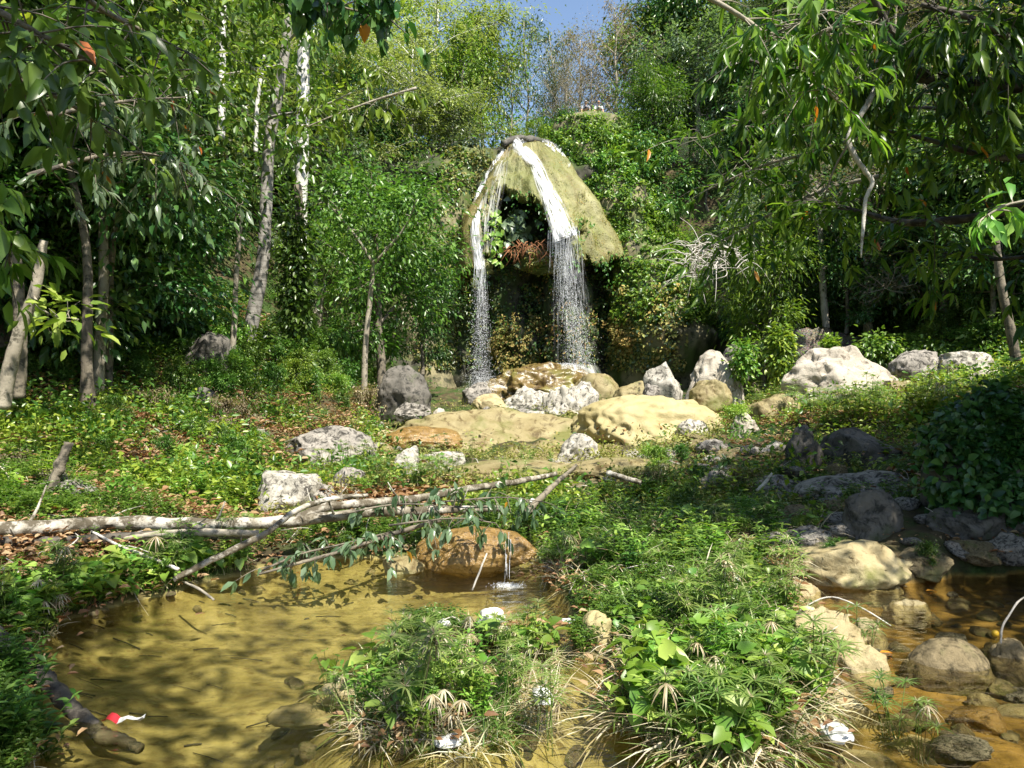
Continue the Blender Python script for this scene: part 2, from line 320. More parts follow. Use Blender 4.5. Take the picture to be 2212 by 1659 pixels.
def watermat(name, tint, bsc=6, bd=.012, dep=.0):
    m, t, bs, out = mat_new(name); t.nodes.remove(bs)
    tr = node(t, 'ShaderNodeBsdfTransparent'); tr.inputs[0].default_value = (*tint, 1)
    gl = node(t, 'ShaderNodeBsdfGlossy'); gl.inputs['Roughness'].default_value = .03; gl.inputs[0].default_value = (1, 1, 1, 1)
    bu = node(t, 'ShaderNodeBump'); bu.inputs['Strength'].default_value = .55; bu.inputs['Distance'].default_value = bd
    n1 = noi(t, bsc, 4, .6, stretch=(1, 1.7, 1), coord='Object', dist=.8); t.links.new(n1, bu.inputs['Height'])
    fr = node(t, 'ShaderNodeFresnel'); fr.inputs[0].default_value = 1.42; t.links.new(bu.outputs[0], fr.inputs['Normal']); t.links.new(bu.outputs[0], gl.inputs['Normal'])
    ms = node(t, 'ShaderNodeMixShader'); t.links.new(fr.outputs[0], ms.inputs[0]); t.links.new(tr.outputs[0], ms.inputs[1]); t.links.new(gl.outputs[0], ms.inputs[2]); t.links.new(ms.outputs[0], out.inputs[0]); return m
M['water'] = watermat('pool_water', (.87, .86, .72), 6, .03)
def foam(name, alpha, col=(.9, .92, .95), lo=.42, hi=.6, st=(14, 1.2, 1), sc=1., fade=None):
    m, t, bs, out = mat_new(name); bs.inputs['Base Color'].default_value = (*col, 1); bs.inputs['Roughness'].default_value = .35
    f = ramp(t, noi(t, sc, 6, .65, stretch=st, coord='UV'), [(lo, (0, 0, 0)), (hi, (alpha,)*3)])
    uvn = node(t, 'ShaderNodeTexCoord'); sp = node(t, 'ShaderNodeSeparateXYZ'); t.links.new(uvn.outputs['UV'], sp.inputs[0])
    e = ramp(t, sp.outputs[0], [(0, (0, 0, 0)), (.16, (.8, .8, .8)), (.5, (1, 1, 1)), (.84, (.8, .8, .8)), (1, (0, 0, 0))][:5])
    mm = node(t, 'ShaderNodeMath', operation='MULTIPLY'); mm.use_clamp = True; t.links.new(f, mm.inputs[0]); t.links.new(e, mm.inputs[1])
    if fade:
        m2 = node(t, 'ShaderNodeMath', operation='MULTIPLY'); t.links.new(mm.outputs[0], m2.inputs[0]); t.links.new(ramp(t, sp.outputs[1], [(0, (fade[0],)*3), (1, (fade[1],)*3)]), m2.inputs[1]); mm = m2
    tr = node(t, 'ShaderNodeBsdfTransparent'); ms = node(t, 'ShaderNodeMixShader'); t.links.new(mm.outputs[0], ms.inputs[0]); t.links.new(tr.outputs[0], ms.inputs[1]); t.links.new(bs.outputs[0], ms.inputs[2]); t.links.new(ms.outputs[0], out.inputs[0]); return m
M['foam'] = foam('white_water', 1.0, lo=.42, hi=.62, st=(12, 2.2, 1))
M['veil'] = foam('falling_veil', 1., lo=.50, hi=.74, st=(22, 5, 1), fade=(.85, .08))
M['mist'] = foam('fine_mist', .3, lo=.3, hi=.8, st=(3, 3, 1), fade=(.9, .3))
M['film'] = foam('thin_water_film', .75, col=(.75, .75, .68), lo=.45, hi=.68, st=(10, .8, 1))
def plain(name, col, rough=.6, spec=.4, var=.15, sc=8, bd=0):
    m, t, bs, out = mat_new(name); k = tuple(c*(1-var) for c in col); k2 = tuple(min(1, c*(1+var)) for c in col)
    n = noi(t, sc, 5, .6); t.links.new(ramp(t, n, [(.3, k), (.7, k2)]), bs.inputs['Base Color']); bs.inputs['Roughness'].default_value = rough; bs.inputs['Specular IOR Level'].default_value = spec
    if bd: bump(t, n, .8, bd, bs)
    return m
def dropmat():
    m, t, bs, out = mat_new('droplet'); bs.inputs['Base Color'].default_value = (.88, .9, .93, 1); bs.inputs['Roughness'].default_value = .2
    tr = node(t, 'ShaderNodeBsdfTranslucent'); tr.inputs[0].default_value = (.9, .92, .95, 1); ms = node(t, 'ShaderNodeMixShader'); ms.inputs[0].default_value = .45
    t.links.new(bs.outputs[0], ms.inputs[1]); t.links.new(tr.outputs[0], ms.inputs[2]); t.links.new(ms.outputs[0], out.inputs[0]); return m
M['drop'] = dropmat()
M['plastic'] = plain('white_plastic', (.55, .55, .53), .45, .5, .3, 14, .02)

# ---------------------------------------------------------------- terrain and water
ys = np.concatenate([np.linspace(-30, 2.5, 22), np.arange(2.6, 10.5, .055), np.geomspace(10.6, 170, 190)])
xs_h = np.concatenate([np.arange(0, 6.2, .06), np.geomspace(6.3, 120, 85)])
xs = np.concatenate([-xs_h[::-1][:-1], xs_h])
X, Y = np.meshgrid(xs, ys); Z = H(X.ravel(), Y.ravel()).reshape(X.shape)
g = Geo(); nx = len(xs); i = (np.arange(len(ys)-1)[:, None]*nx+np.arange(nx-1)[None]).ravel()
g.add(np.stack([X.ravel(), Y.ravel(), Z.ravel()], -1), np.stack([i, i+1, i+nx+1, i+nx], -1))
tag(g.build('ground', M['soil'], smooth=True), kind='structure')
g = Geo(); a = .0
nx_ = 3; g.add([[-14, 1.5, 0], [14, 1.5, 0], [14, 10.4, 0], [-14, 10.4, 0]], np.array([[0, 1, 2, 3]]))
tag(g.build('water', M['water']), kind='structure')

# ---------------------------------------------------------------- rocks
def icos(level):
    import bmesh
    bm = bmesh.new(); bmesh.ops.create_icosphere(bm, subdivisions=level, radius=1.0)
    V = np.array([v.co[:] for v in bm.verts]); Fa = np.array([[v.index for v in f.verts] for f in bm.faces]); bm.free(); return V, Fa
ICO = {k: icos(k) for k in (2, 4, 5, 6)}
def rockshape(sx, sy, sz, seed, cuts=9, rough=.12, level=5, freq=1.2, tilt=0., cutd=(.62, .92)):
    r = np.random.default_rng(seed); V, Fa = ICO[level]; V = V.copy()
    for k in range(cuts):
        n = unit(r.normal(size=3)); c = r.uniform(*cutd); s = V@n-c; V = V-np.maximum(0, s)[:, None]*n*.93
    o = r.uniform(0, 90, 3); q = V*freq+o
    dsp = rough*fbm(q[:, 0], q[:, 1], q[:, 2], 5, seed)+rough*.5*(1-2*np.abs(vnoise(q[:, 0]*2.5, q[:, 1]*2.5, q[:, 2]*2.5, seed+5)))
    pit = -.03*np.clip(fbm(q[:, 0]*5, q[:, 1]*5, q[:, 2]*5, 3, seed+50)-.25, 0, 1)*(6 if rough > .1 else 2)+rough*.28*vnoise(q[:, 0]*7, q[:, 1]*7, q[:, 2]*7, seed+60)*.5
    V = V*(1+dsp[:, None]+pit[:, None]); a = r.uniform(0, 6.28)
    c, s = math.cos(a), math.sin(a)
    V = np.stack([V[:, 0]*c-V[:, 1]*s, V[:, 0]*s+V[:, 1]*c, V[:, 2]], -1)*np.array([sx, sy, sz])
    V = V/np.array([np.ptp(V[:, 0])/2/sx, np.ptp(V[:, 1])/2/sy, np.ptp(V[:, 2])/2/sz])
    V[:, 2] -= (V[:, 2].max()+V[:, 2].min())/2; V[:, 0] -= (V[:, 0].max()+V[:, 0].min())/2
    if tilt: c, s = math.cos(tilt), math.sin(tilt); V = np.stack([V[:, 0]*c+V[:, 2]*s, V[:, 1], -V[:, 0]*s+V[:, 2]*c], -1)
    return V, Fa
ROCKS = []
def rock(u, v, wpx, hpx, matk, label, name='boulder', d=None, seed=None, depth=.8, group=None, sink=.8, cat='boulder', z=None, **kw):
    b = G(u, v) if d is None else ground_at(u, d)
    if z is not None: b[2] = z
    elif d is not None: b[2] = CAMZ+(829.5-v)/F*d
    m = b[1]/F; sx = wpx*m/2; hz = hpx*m; sz = hz*(1+sink)/2
    seed = seed if seed is not None else int(u*7+v)
    V, Fa = rockshape(sx, sx*depth, sz, seed, **kw)
    g = Geo(); V = V+np.array([b[0], b[1]+sx*depth*.5, b[2]+hz-sz]); g.add(V, Fa)
    o = g.build(name, M[matk], smooth=False)
    vv = V; o.data.transform(__import__('mathutils').Matrix.Translation(-Vector(b))); o.location = tuple(b)
    o.data.polygons.foreach_set('use_smooth', np.ones(len(Fa), bool))
    tag(o, label, cat, group); ROCKS.append((V, Fa)); return V, Fa
exec_rocks = [
 (1548, 872, 135, 118, 'limebig', 'large smooth white limestone boulder left of the stone wall', dict(depth=.7, cuts=5, d=25)),
 (1437, 866, 88, 86, 'lime', 'pointed pyramid-shaped boulder with dark left face and white right edge', dict(cuts=12, cutd=(.4, .7), d=26)),
 (1408, 870, 42, 42, 'greyrock', 'small brownish rock leaning against the pointed boulder', dict(d=25)),
 (1842, 876, 290, 132, 'limebig', 'huge cream limestone boulder in full sun in front of the stone wall', dict(depth=.6, cuts=7, d=22, level=6, cutd=(.5, .8))),
 (1860, 900, 230, 45, 'limebig', 'low cream slab at the foot of the huge sunlit boulder', dict(depth=.5, d=20.5)),
 (1240, 914, 140, 92, 'lime', 'knobbly pitted white boulder below the plunge mound', dict(rough=.2, freq=2, d=27)),
 (1150, 885, 125, 52, 'lime', 'white pitted boulder with a dark hollow beneath it', dict(rough=.2, freq=2, d=29)),
 (1190, 900, 80, 34, 'lime', 'pale rock wedged between the two pitted boulders', dict(rough=.2, d=28)),
 (1062, 892, 92, 42, 'ochre', 'tan boulder at the left foot of the plunge mound', dict(d=29)),
 (1030, 870, 70, 45, 'greyrock', 'brown sloping rock under the left waterfall splash', dict(d=31)),
 (1252, 996, 112, 58, 'lime', 'grey white angular boulder below the pale flowstone slab', dict(cuts=12)),
 (620, 1097, 150, 76, 'lime', 'black and white weathered boulder behind the fallen logs', dict(cuts=10, rough=.16)),
 (690, 1095, 90, 45, 'greyrock', 'brown grey rock right of the black and white boulder', dict()),
 (876, 1026, 62, 62, 'lime', 'upright pale blocky rock left of the flat pale rock', dict(cuts=14, cutd=(.5, .8))),
 (955, 1010, 105, 34, 'lime', 'flat pale rock with a dark underside below the left flowstone slab', dict(cuts=12)),
 (752, 1060, 80, 50, 'greyrock', 'rounded grey rock between logs and leafy bank', dict()),
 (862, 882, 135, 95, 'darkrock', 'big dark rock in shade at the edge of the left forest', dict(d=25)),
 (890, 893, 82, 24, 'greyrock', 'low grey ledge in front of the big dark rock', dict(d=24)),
 (948, 906, 30, 24, 'limebig', 'small pale round stone on the left flowstone slab', dict(level=4)),
 (1612, 938, 64, 46, 'limebig', 'white blocky rock at the right end of the pale flowstone', dict(cuts=12)),
 (1540, 865, 92, 46, 'flow', 'mossy overhanging rock in front of the smooth white boulder', dict(d=22)),
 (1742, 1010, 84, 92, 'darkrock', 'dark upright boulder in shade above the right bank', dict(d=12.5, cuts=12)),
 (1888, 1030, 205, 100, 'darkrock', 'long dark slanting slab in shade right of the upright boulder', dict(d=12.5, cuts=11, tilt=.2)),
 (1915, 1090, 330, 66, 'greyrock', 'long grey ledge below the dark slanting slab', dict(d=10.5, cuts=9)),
 (1690, 1072, 110, 44, 'greyrock', 'low grey rock left of the long grey ledge', dict()),
 (1562, 1068, 100, 52, 'greyrock', 'brown grey rock among herbs at the centre of the right bank', dict()),
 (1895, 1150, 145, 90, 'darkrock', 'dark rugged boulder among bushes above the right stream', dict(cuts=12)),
 (1850, 1245, 290, 66, 'ochre', 'broad flat tan slab on the far side of the right stream', dict(cuts=12, rough=.14)),
 (2010, 1250, 130, 40, 'stream', 'grey slab end at the waterline of the right stream', dict()),
 (1800, 1405, 175, 84, 'ochre', 'sunlit flat topped tan rock in the right stream', dict(cuts=14, cutd=(.45, .75))),
 (1885, 1404, 90, 66, 'ochre', 'tan rock touching the right side of the sunlit flat topped rock', dict(cuts=10)),
 (2062, 1492, 190, 100, 'stream', 'rounded dark boulder in the right stream', dict(cuts=4, rough=.06)),
 (1972, 1352, 105, 56, 'ochre', 'brown rock in the middle of the right stream', dict()),
 (1870, 1480, 130, 72, 'ochre', 'golden wet rock left of the rounded dark boulder', dict(cuts=8)),
 (1835, 1560, 150, 58, 'ochre', 'low tan rock in the shaded lower stream', dict()),
 (1292, 1398, 84, 74, 'flowpale', 'pale cream rock in the channel beside the pool', dict(cuts=6)),
 (1765, 1655, 110, 34, 'ochre', 'wet golden rock at the bottom edge of the stream', dict()),
 (1885, 1675, 130, 34, 'ochre', 'smooth tan stone at the bottom right foreground', dict(level=4)),
 (1985, 1625, 110, 24, 'ochre', 'small submerged brown stone at lower right', dict(level=4)),
 (2130, 1580, 130, 40, 'wet', 'reddish stone under a straw tuft in the stream', dict(level=4)),
 (2195, 1480, 110, 95, 'stream', 'dark boulder cut by the right edge of the picture in the stream', dict()),
 (1900, 1300, 120, 34, 'ochre', 'small rock in shade near the far bank of the right stream', dict()),
 (1740, 1300, 90, 45, 'ochre', 'tan rock by the left shore of the right stream', dict()),
 (1780, 1350, 70, 28, 'ochre', 'low stone left of the brown mid stream rock', dict(level=4)),
 (868, 1236, 96, 26, 'flow', 'small yellowish stone left of the wet brown pool boulder', dict(level=4, d=8.1)),
 (750, 1512, 150, 26, 'ochre', 'low flat stone at the left tip of the plant island', dict(level=4, d=4.95)),
 (640, 1560, 150, 16, 'ochre', 'barely submerged stone in the lower pool', dict(level=4, d=4.7)),
 (430, 790, 120, 75, 'darkrock', 'brown shaded rock with dry vines on the left slope', dict(d=21)),
 (700, 1000, 220, 76, 'greyrock', 'broad brown ledge strewn with dry leaves on the left bank', dict(cuts=8)),
 (1000, 1230, 10, 8, None, '', {}),
 (2095, 800, 120, 42, 'lime', 'flat grey boulder at far right beyond the ivy bush', dict(d=20)),
 (1985, 815, 115, 62, 'greyrock', 'leafy grey boulder right of the stone wall', dict(d=23)),
 (2160, 835, 120, 40, 'limebig', 'pale stone behind the ivy covered bank at far right', dict(d=18)),
 (1680, 900, 120, 50, 'flow', 'mossy mound between grass and white rock', dict(d=19)),
 (1490, 900, 90, 30, 'flowpale', 'pale stone at the top of the right flowstone slab', dict(d=23)),
 (1500, 935, 70, 30, 'lime', 'weathered rock right of the pale flowstone', dict(d=20)),
 (1545, 975, 80, 26, 'greyrock', 'flat grey stone below the end of the pale flowstone', dict()),
 (1340, 1030, 60, 18, 'greyrock', 'low stone beside the small grey log', dict(level=4)),
 (1180, 1045, 90, 22, 'flow', 'yellow wet stone in the upper stream', dict(level=4)),
 (2110, 1160, 170, 70, 'darkrock', 'dark boulder in deep shade at the far right bank', dict()),
 (420, 870, 90, 34, 'darkrock', 'shaded grey stone on the left slope among ground plants', dict(level=4)),
 (1590, 800, 70, 60, 'darkrock', 'dark boulder between the white boulder and the vine clump', dict(d=27)),
]
for (u, v, wp, hp, mk, lb, kw) in exec_rocks:
    if mk: rock(u, v, wp, hp, mk, lb, **kw)
rock(1026, 1228, 285, 82, 'wet', 'wet brown rounded boulder damming the far end of the pool', depth=.55, cuts=4, rough=.07, d=8.25, level=6, cutd=(.6, .85), sink=.35)
MOUND = rock(2200, 1110, 300, 310, 'darkrock', 'tall shaded bank rock overgrown with ivy at the right edge', name='ivy_rock', d=8.6, depth=1.0, level=6, z=.35, cat='rock')
rock(1120, 1032, 330, 30, 'flow', 'low ochre step in front of the left flowstone slab', name='flowstone_step', cuts=4, rough=.1, seed=401, cat='rock slab')
rock(1345, 1025, 260, 30, 'flow', 'low ochre step in front of the pale flowstone slab', name='flowstone_step', cuts=4, rough=.1, seed=402, cat='rock slab')
rock(1270, 1065, 170, 20, 'flow', 'small yellow rock step in the upper stream', name='flowstone_step', cuts=4, rough=.1, seed=403, cat='rock slab')
rock(900, 965, 200, 44, 'wet', 'dark brown stained lobe at the left end of the flowstone', name='flowstone_step', d=19.5, cuts=4, rough=.12, seed=404, cat='rock slab')
# flowstone slabs
FS1 = rock(1055, 1000, 560, 118, 'flow', 'smooth yellow green flowstone slab left of centre', name='flowstone_slab', d=20.5, depth=.7, cuts=4, rough=.085, freq=2.6, level=6, seed=11, cat='rock slab', cutd=(.7, .9))
FS2 = rock(1412, 985, 380, 132, 'flowpale', 'bright cream flowstone slab sloping to the right of centre', name='flowstone_slab', d=20.5, depth=.9, cuts=5, rough=.085, freq=2.4, level=6, seed=23, cat='rock slab', tilt=.1, cutd=(.7, .9))
WM1 = rock(1165, 884, 345, 104, 'flowwet', 'wet brown and green mound under the falling water', name='plunge_mound', d=36.5, depth=.7, cuts=3, rough=.16, freq=2.4, level=6, seed=31, cat='rock mound', cutd=(.75, .95))
rock(1222, 835, 130, 48, 'flowwet', 'small wet hump on top of the plunge mound', name='plunge_hump', d=38, depth=.8, cuts=1, rough=.06, level=5, seed=33, cat='rock mound')
rock(1290, 880, 120, 75, 'flow', 'mossy yellow shoulder at the right of the plunge mound', name='mossy_shoulder', d=35, depth=.8, cuts=2, rough=.08, seed=35, cat='rock mound')
rock(1385, 874, 130, 52, 'flow', 'green mossy rock between plunge mound and pointed boulder', d=33, seed=36, cuts=3)
MOUNDS = [FS1, FS2]

# ---------------------------------------------------------------- the waterfall: stacked half-elliptic sections
def stack(levels, nz, na, seed, amp=.2, freq=.6, span=np.pi, flute=0.):
    L = np.array(levels, float); zs = np.linspace(L[0, 0], L[-1, 0], nz); o = np.argsort(L[:, 0])
    c = [np.interp(zs, L[o, 0], L[o, k]) for k in range(1, 5)]   # xl, xr, yback, depth
    th = np.linspace(0, span, na)
    xc = (c[0]+c[1])/2; hw = (c[1]-c[0])/2
    Xs = xc[:, None]-hw[:, None]*np.cos(th)[None]; Ys = c[2][:, None]-c[3][:, None]*np.sin(th)[None]**.8; Zs = zs[:, None]+0*Xs
    nrm = np.stack([-np.cos(th)[None]+0*Xs, -np.sin(th)[None]+0*Xs, .35+0*Xs], -1)
    d = amp*fbm(Xs*freq, Ys*freq, Zs*freq*.6, 4, seed)+flute*fbm(np.tile(th*9, (nz, 1)), Zs*.12, 0*Zs, 3, seed+3)
    V = np.stack([Xs, Ys, Zs], -1)+nrm*d[..., None]
    i = (np.arange(nz-1)[:, None]*na+np.arange(na-1)[None]).ravel(); Q = np.stack([i, i+1, i+na+1, i+na], -1)
    uv = np.stack([np.tile(th/span, (nz, 1)), np.tile(np.linspace(0, 1, nz)[:, None], (1, na))], -1)
    return V.reshape(-1, 3), Q, uv.reshape(-1, 2), V
def px(V): return 1106+V[:, 0]/V[:, 1]*F, 829.5-(V[:, 2]-CAMZ)/V[:, 1]*F
DL = [(16.75, .0, 2.1, 47.6, .6), (16.45, -.5, 2.6, 47.3, 1.6), (15.1, -1.35, 3.5, 46.8, 2.4), (13.9, -2.0, 4.2, 46.5, 3.0), (12.3, -2.7, 5.2, 46.2, 3.5), (10.6, -3.15, 6.1, 46, 3.9), (9.3, -3.4, 6.6, 46, 4.1), (8.0, -3.5, 6.7, 46, 4.1)]
dV, dQ, dUV, dG = stack(DL, 150, 220, 41, amp=.42, freq=.5, flute=.06)
HOLE = [(1010, 575), (1036, 572), (1048, 553), (1060, 551), (1050, 515), (1038, 480), (1050, 448), (1058, 414), (1080, 402), (1110, 404), (1130, 426), (1152, 418), (1164, 434), (1182, 458), (1192, 492), (1214, 500), (1226, 512), (1240, 478), (1250, 462), (1268, 470), (1270, 492), (1256, 512), (1246, 534), (1240, 560), (1258, 574), (1272, 560), (1300, 562), (1318, 546), (1338, 548), (1400, 560), (1400, 700), (980, 700), (980, 585)]
cen = dV[dQ].mean(1); cu, cv = px(cen); nz_ = fbm(cen[:, 0]*1.3, cen[:, 2]*1.3, 0*cu, 5, 51)*13
keep = ~inpoly(cu+nz_, cv+nz_*1.3, HOLE)
def domemat():
    m, t, bs, out = mat_new('dome_flowstone')
    a = ramp(t, noi(t, 1, 7, .6, stretch=(16, 3, 1), coord='UV'), [(.28, (.13, .095, .03)), (.43, (.175, .155, .055)), (.55, (.235, .22, .085)), (.72, (.34, .32, .16))])
    b = ramp(t, noi(t, .45, 5, .6), [(.4, (0, 0, 0)), (.6, (.8, .8, .8))]); c = mix(t, b, a, (.15, .165, .045))
    s = ramp(t, noi(t, 1, 8, .75, stretch=(60, 44, 1), coord='UV'), [(.34, (1, 1, 1)), (.44, (0, 0, 0))]); c = mix(t, s, c, (.11, .12, .03))
    tc = node(t, 'ShaderNodeTexCoord'); sp = node(t, 'ShaderNodeSeparateXYZ'); t.links.new(tc.outputs['UV'], sp.inputs[0])
    e = ramp(t, sp.outputs[0], [(.13, (.75, .75, .75)), (.34, (0, 0, 0))]); c = mix(t, e, c, mix(t, 1.0, c, (.75, .56, .3), 'MULTIPLY'))
    t.links.new(c, bs.inputs['Base Color']); bs.inputs['Roughness'].default_value = .5
    bump(t, noi(t, 1, 8, .7, stretch=(60, 30, 1), coord='UV'), 1.0, .12, bs); return m
g = Geo(); g.add(dV, dQ[keep]); dome = g.build('waterfall_dome', domemat(), smooth=True, uv=dUV)
sm = dome.modifiers.new('thickness', 'SOLIDIFY'); sm.thickness = .7; sm.offset = 1
for_dome = np.array([dV[:, 0].mean(), 45., 8.]); tag(dome, 'bulging yellow green flowstone dome that the waterfall runs down', 'rock dome')
def on_dome(u, v):
    uu, vv = px(dV); k = np.argmin((uu-u)**2+(vv-v)**2+np.where(dV[:, 1] > 46.6, 1e3, 0)); return dV[k]
# cave wall behind the dome and the cliff
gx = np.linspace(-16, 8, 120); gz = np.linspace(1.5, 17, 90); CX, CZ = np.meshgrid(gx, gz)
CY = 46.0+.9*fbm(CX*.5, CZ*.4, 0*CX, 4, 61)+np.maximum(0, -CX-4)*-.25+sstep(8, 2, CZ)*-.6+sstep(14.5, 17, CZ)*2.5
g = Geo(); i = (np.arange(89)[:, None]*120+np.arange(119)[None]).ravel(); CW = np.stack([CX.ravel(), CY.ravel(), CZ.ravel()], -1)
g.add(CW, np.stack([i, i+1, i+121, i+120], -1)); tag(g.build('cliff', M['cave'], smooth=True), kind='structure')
CWQ = np.stack([i, i+1, i+121, i+120], -1)
BL = [(18.5, 3.2, 6.4, 53, .6), (18.25, 2.6, 7.0, 52, 3.9), (17.6, 2.3, 7.4, 50.2, 3.0), (16.2, 2.2, 7.8, 49, 2.6), (14.2, 3.2, 8.3, 48.5, 3.0), (11.3, 4.6, 9.3, 48, 3.6), (8.2, 5.9, 10.9, 47.5, 4.2), (4.8, 5.8, 12.4, 46.5, 4.6), (3.2, 5.6, 12.6, 46.5, 3.9), (1.5, 5.4, 12.8, 46.5, 3.5)]
bV, bQ, bUV, _ = stack(BL, 120, 120, 71, amp=.5, freq=.45)
g = Geo(); g.add(bV, bQ); tag(g.build('cliff_shoulder', M['cliff'], smooth=True), 'tall cliff shoulder right of the waterfall, draped in green vines', 'cliff')
LL = [(16.2, -4.2, -.4, 48, 2.0), (14, -6, -1.2, 48, 2.8), (11, -7, -2.3, 47.6, 3.2), (8.5, -7.6, -2.4, 47, 3.2), (7.6, -7.8, -2.9, 47, 2.4), (4, -8.5, -3.2, 46.5, 2.0), (1.5, -9, -3.0, 46, 2)]
lV, lQ, lUV, _ = stack(LL, 100, 90, 81, amp=.45, freq=.5)
g = Geo(); g.add(lV, lQ); tag(g.build('cliff_shoulder', M['cliff'], smooth=True), 'shrub covered cliff shoulder left of the waterfall', 'cliff')
def scatter(V, Fa, n, r, filt=None):
    A = V[Fa]; ar = np.linalg.norm(np.cross(A[:, 1]-A[:, 0], A[:, 2]-A[:, 0]), axis=1)
    if filt is not None: ar = ar*filt(A.mean(1))
    k = r.choice(len(Fa), n, p=ar/ar.sum()); a = r.random((n, 1)); b = r.random((n, 1)); f = a+b > 1; a = np.where(f, 1-a, a); b = np.where(f, 1-b, b)
    nn = unit(np.cross(A[k, 1]-A[k, 0], A[k, 2]-A[k, 0])); p = A[k, 0]+a*(A[k, 1]-A[k, 0])+b*(A[k, 2]-A[k, 0])
    return p, nn
def leafcoat(name, V, Fa, n, L, mats, label, cat, seed, filt=None, out=.3, kind='simple', w=.6, down=.6, clump=1.5, grp=None, kindtag=None, facing=-1):
    r = np.random.default_rng(seed)
    cl = lambda c: (filt(c) if filt is not None else 1.)*np.clip(.55+fbm(c[:, 0]*clump, c[:, 1]*clump, c[:, 2]*clump, 3, seed), .03, 2)
    p, nn = scatter(V, Fa, n, r, cl); nn = np.where((nn[:, 1:2]*facing) < 0, -nn, nn)
    bulge = np.clip(.5+fbm(p[:, 0]*.8, p[:, 1]*.8, p[:, 2]*.8, 3, seed+9), 0, 2)
    p = p+nn*(r.random((n, 1))**1.5*out*2*bulge[:, None])
    D = unit(nn*.5+rdir(n, 0, r)*.9+np.array([0, 0, -down])); N = unit(nn+np.array([0, 0, .7])+rdir(n, 0, r)*.6)
    g = Geo(); Ls = L*r.uniform(.6, 1.3, n); mi = r.choice(len(mats), n)
    for k in range(len(mats)):
        q = mi == k
        if q.any(): leaves(g, p[q], D[q], N[q], Ls[q], Ls[q]*w, kind, k)
    o = g.build(name, [M[m] for m in mats])
    if kindtag: tag(o, kind=kindtag)
    else: tag(o, label, cat, grp)
    return o
inw = lambda u0, u1, v0, v1: (lambda c: ((px(c)[0] > u0) & (px(c)[0] < u1) & (px(c)[1] > v0) & (px(c)[1] < v1))*1.)
leafcoat('vine_curtain', bV, bQ, 24000, .24, ['bright', 'yellow', 'yellow', 'green'], 'bright green vines covering the cliff shoulder right of the waterfall', 'vines', 101, inw(1190, 1600, 225, 700), .35)
leafcoat('creeper', bV, bQ, 3800, .22, ['rust', 'moss', 'grey'], 'rusty orange and grey creepers at the foot of the right cliff', 'creeper', 102, inw(1290, 1480, 620, 800), .3)
leafcoat('moss_patch', bV, bQ, 2600, .16, ['rust', 'rust', 'moss'], 'golden orange moss cushion at the base of the right cliff', 'moss', 112, inw(1300, 1370, 690, 770), .5)
leafcoat('vine_curtain', lV, lQ, 9000, .22, ['moss', 'olive', 'green', 'grey'], 'olive creepers on the cliff left of the waterfall', 'vines', 103, inw(900, 1062, 250, 800), .3)
leafcoat('cave_plants', CW, CWQ, 9000, .2, ['green', 'grey', 'deep', 'moss'], 'dark vines hanging on the hollow wall behind the waterfall', 'vines', 104, inw(1000, 1340, 400, 800), .35)
leafcoat('moss_patch', CW, CWQ, 2500, .16, ['rust', 'moss', 'rust'], 'orange moss patch on the wall between the two falls', 'moss', 105, inw(1075, 1160, 700, 800), .6)
leafcoat('moss_patch', CW, CWQ, 1500, .16, ['rust', 'grey', 'moss'], 'rusty moss and grey herbs behind the right fall', 'moss', 106, inw(1190, 1275, 640, 790), .6)
# bright heart leaves left inside the hollow
p0 = np.array([on_dome(1062, v) for v in np.linspace(470, 560, 6)])
r_ = np.random.default_rng(5); n = 60; k = r_.integers(0, 6, n)
g = Geo(); pp = p0[k]+r_.normal(size=(n, 3))*[.2, .2, .25]+[.25, .0, 0]
leaves(g, pp, rdir(n, -.6, r_), np.tile([.2, -1, .5], (n, 1))+rdir(n, 0, r_)*.4, r_.uniform(.2, .42, n), r_.uniform(.18, .36, n), 'heart', 0)
pp = P(1112, 505, 44.0)+r_.normal(size=(120, 3))*[.45, .3, .7]
leaves(g, pp, rdir(120, -.6, r_), np.tile([.2, -1, .5], (120, 1))+rdir(120, 0, r_)*.4, r_.uniform(.3, .6, 120), r_.uniform(.25, .5, 120), 'heart', 1)
tag(g.build('broadleaf_vine', [M['bright'], M['grey']]), 'large round leaved vine hanging inside the upper hollow of the dome', 'vines')
# ledge in the hollow
V, Fa = rockshape(2.2, 1.3, .75, 77, cuts=3, rough=.3, level=5, freq=1.8); V = V+P(1198, 566, 44.2); g = Geo(); g.add(V, Fa)
o = g.build('ledge', M['cliff'], smooth=True); tag(o, 'mossy ledge bridging the hollow under the right fall', 'rock ledge')
leafcoat('moss_patch', V, Fa, 3600, .14, ['moss', 'yellow', 'rust', 'moss'], 'yellow green moss on the ledge under the right fall', 'moss', 107, None, .25)
V, Fa = rockshape(1.5, 1.7, 3.7, 78, cuts=3, rough=.3, level=5, freq=1.7); V = V+P(1225, 690, 44.9); g = Geo(); g.add(V, Fa)
tag(g.build('rock_column', M['cave'], smooth=True), 'plant covered rock column below the mossy ledge', 'rock column')
leafcoat('column_plants', V, Fa, 4200, .17, ['grey', 'green', 'rust'], 'grey green plants clinging to the rock column behind the right fall', 'plants', 108, None, .3)
g = Geo()
for k in range(80):
    b = P(r_.uniform(1095, 1185), r_.uniform(520, 552), 43.2)+[0, r_.normal()*.3, 0]; e = b+[r_.normal()*.35, -.2, -r_.uniform(.3, 1.0)]
    tube(g, smooth_path([b, (b+e)/2+[r_.normal()*.15, -.15, .1], e], 6), np.linspace(.03, .01, 6), 4)
tag(g.build('root_tangle', M['root']), 'tangle of orange roots hanging in the middle of the hollow', 'roots')
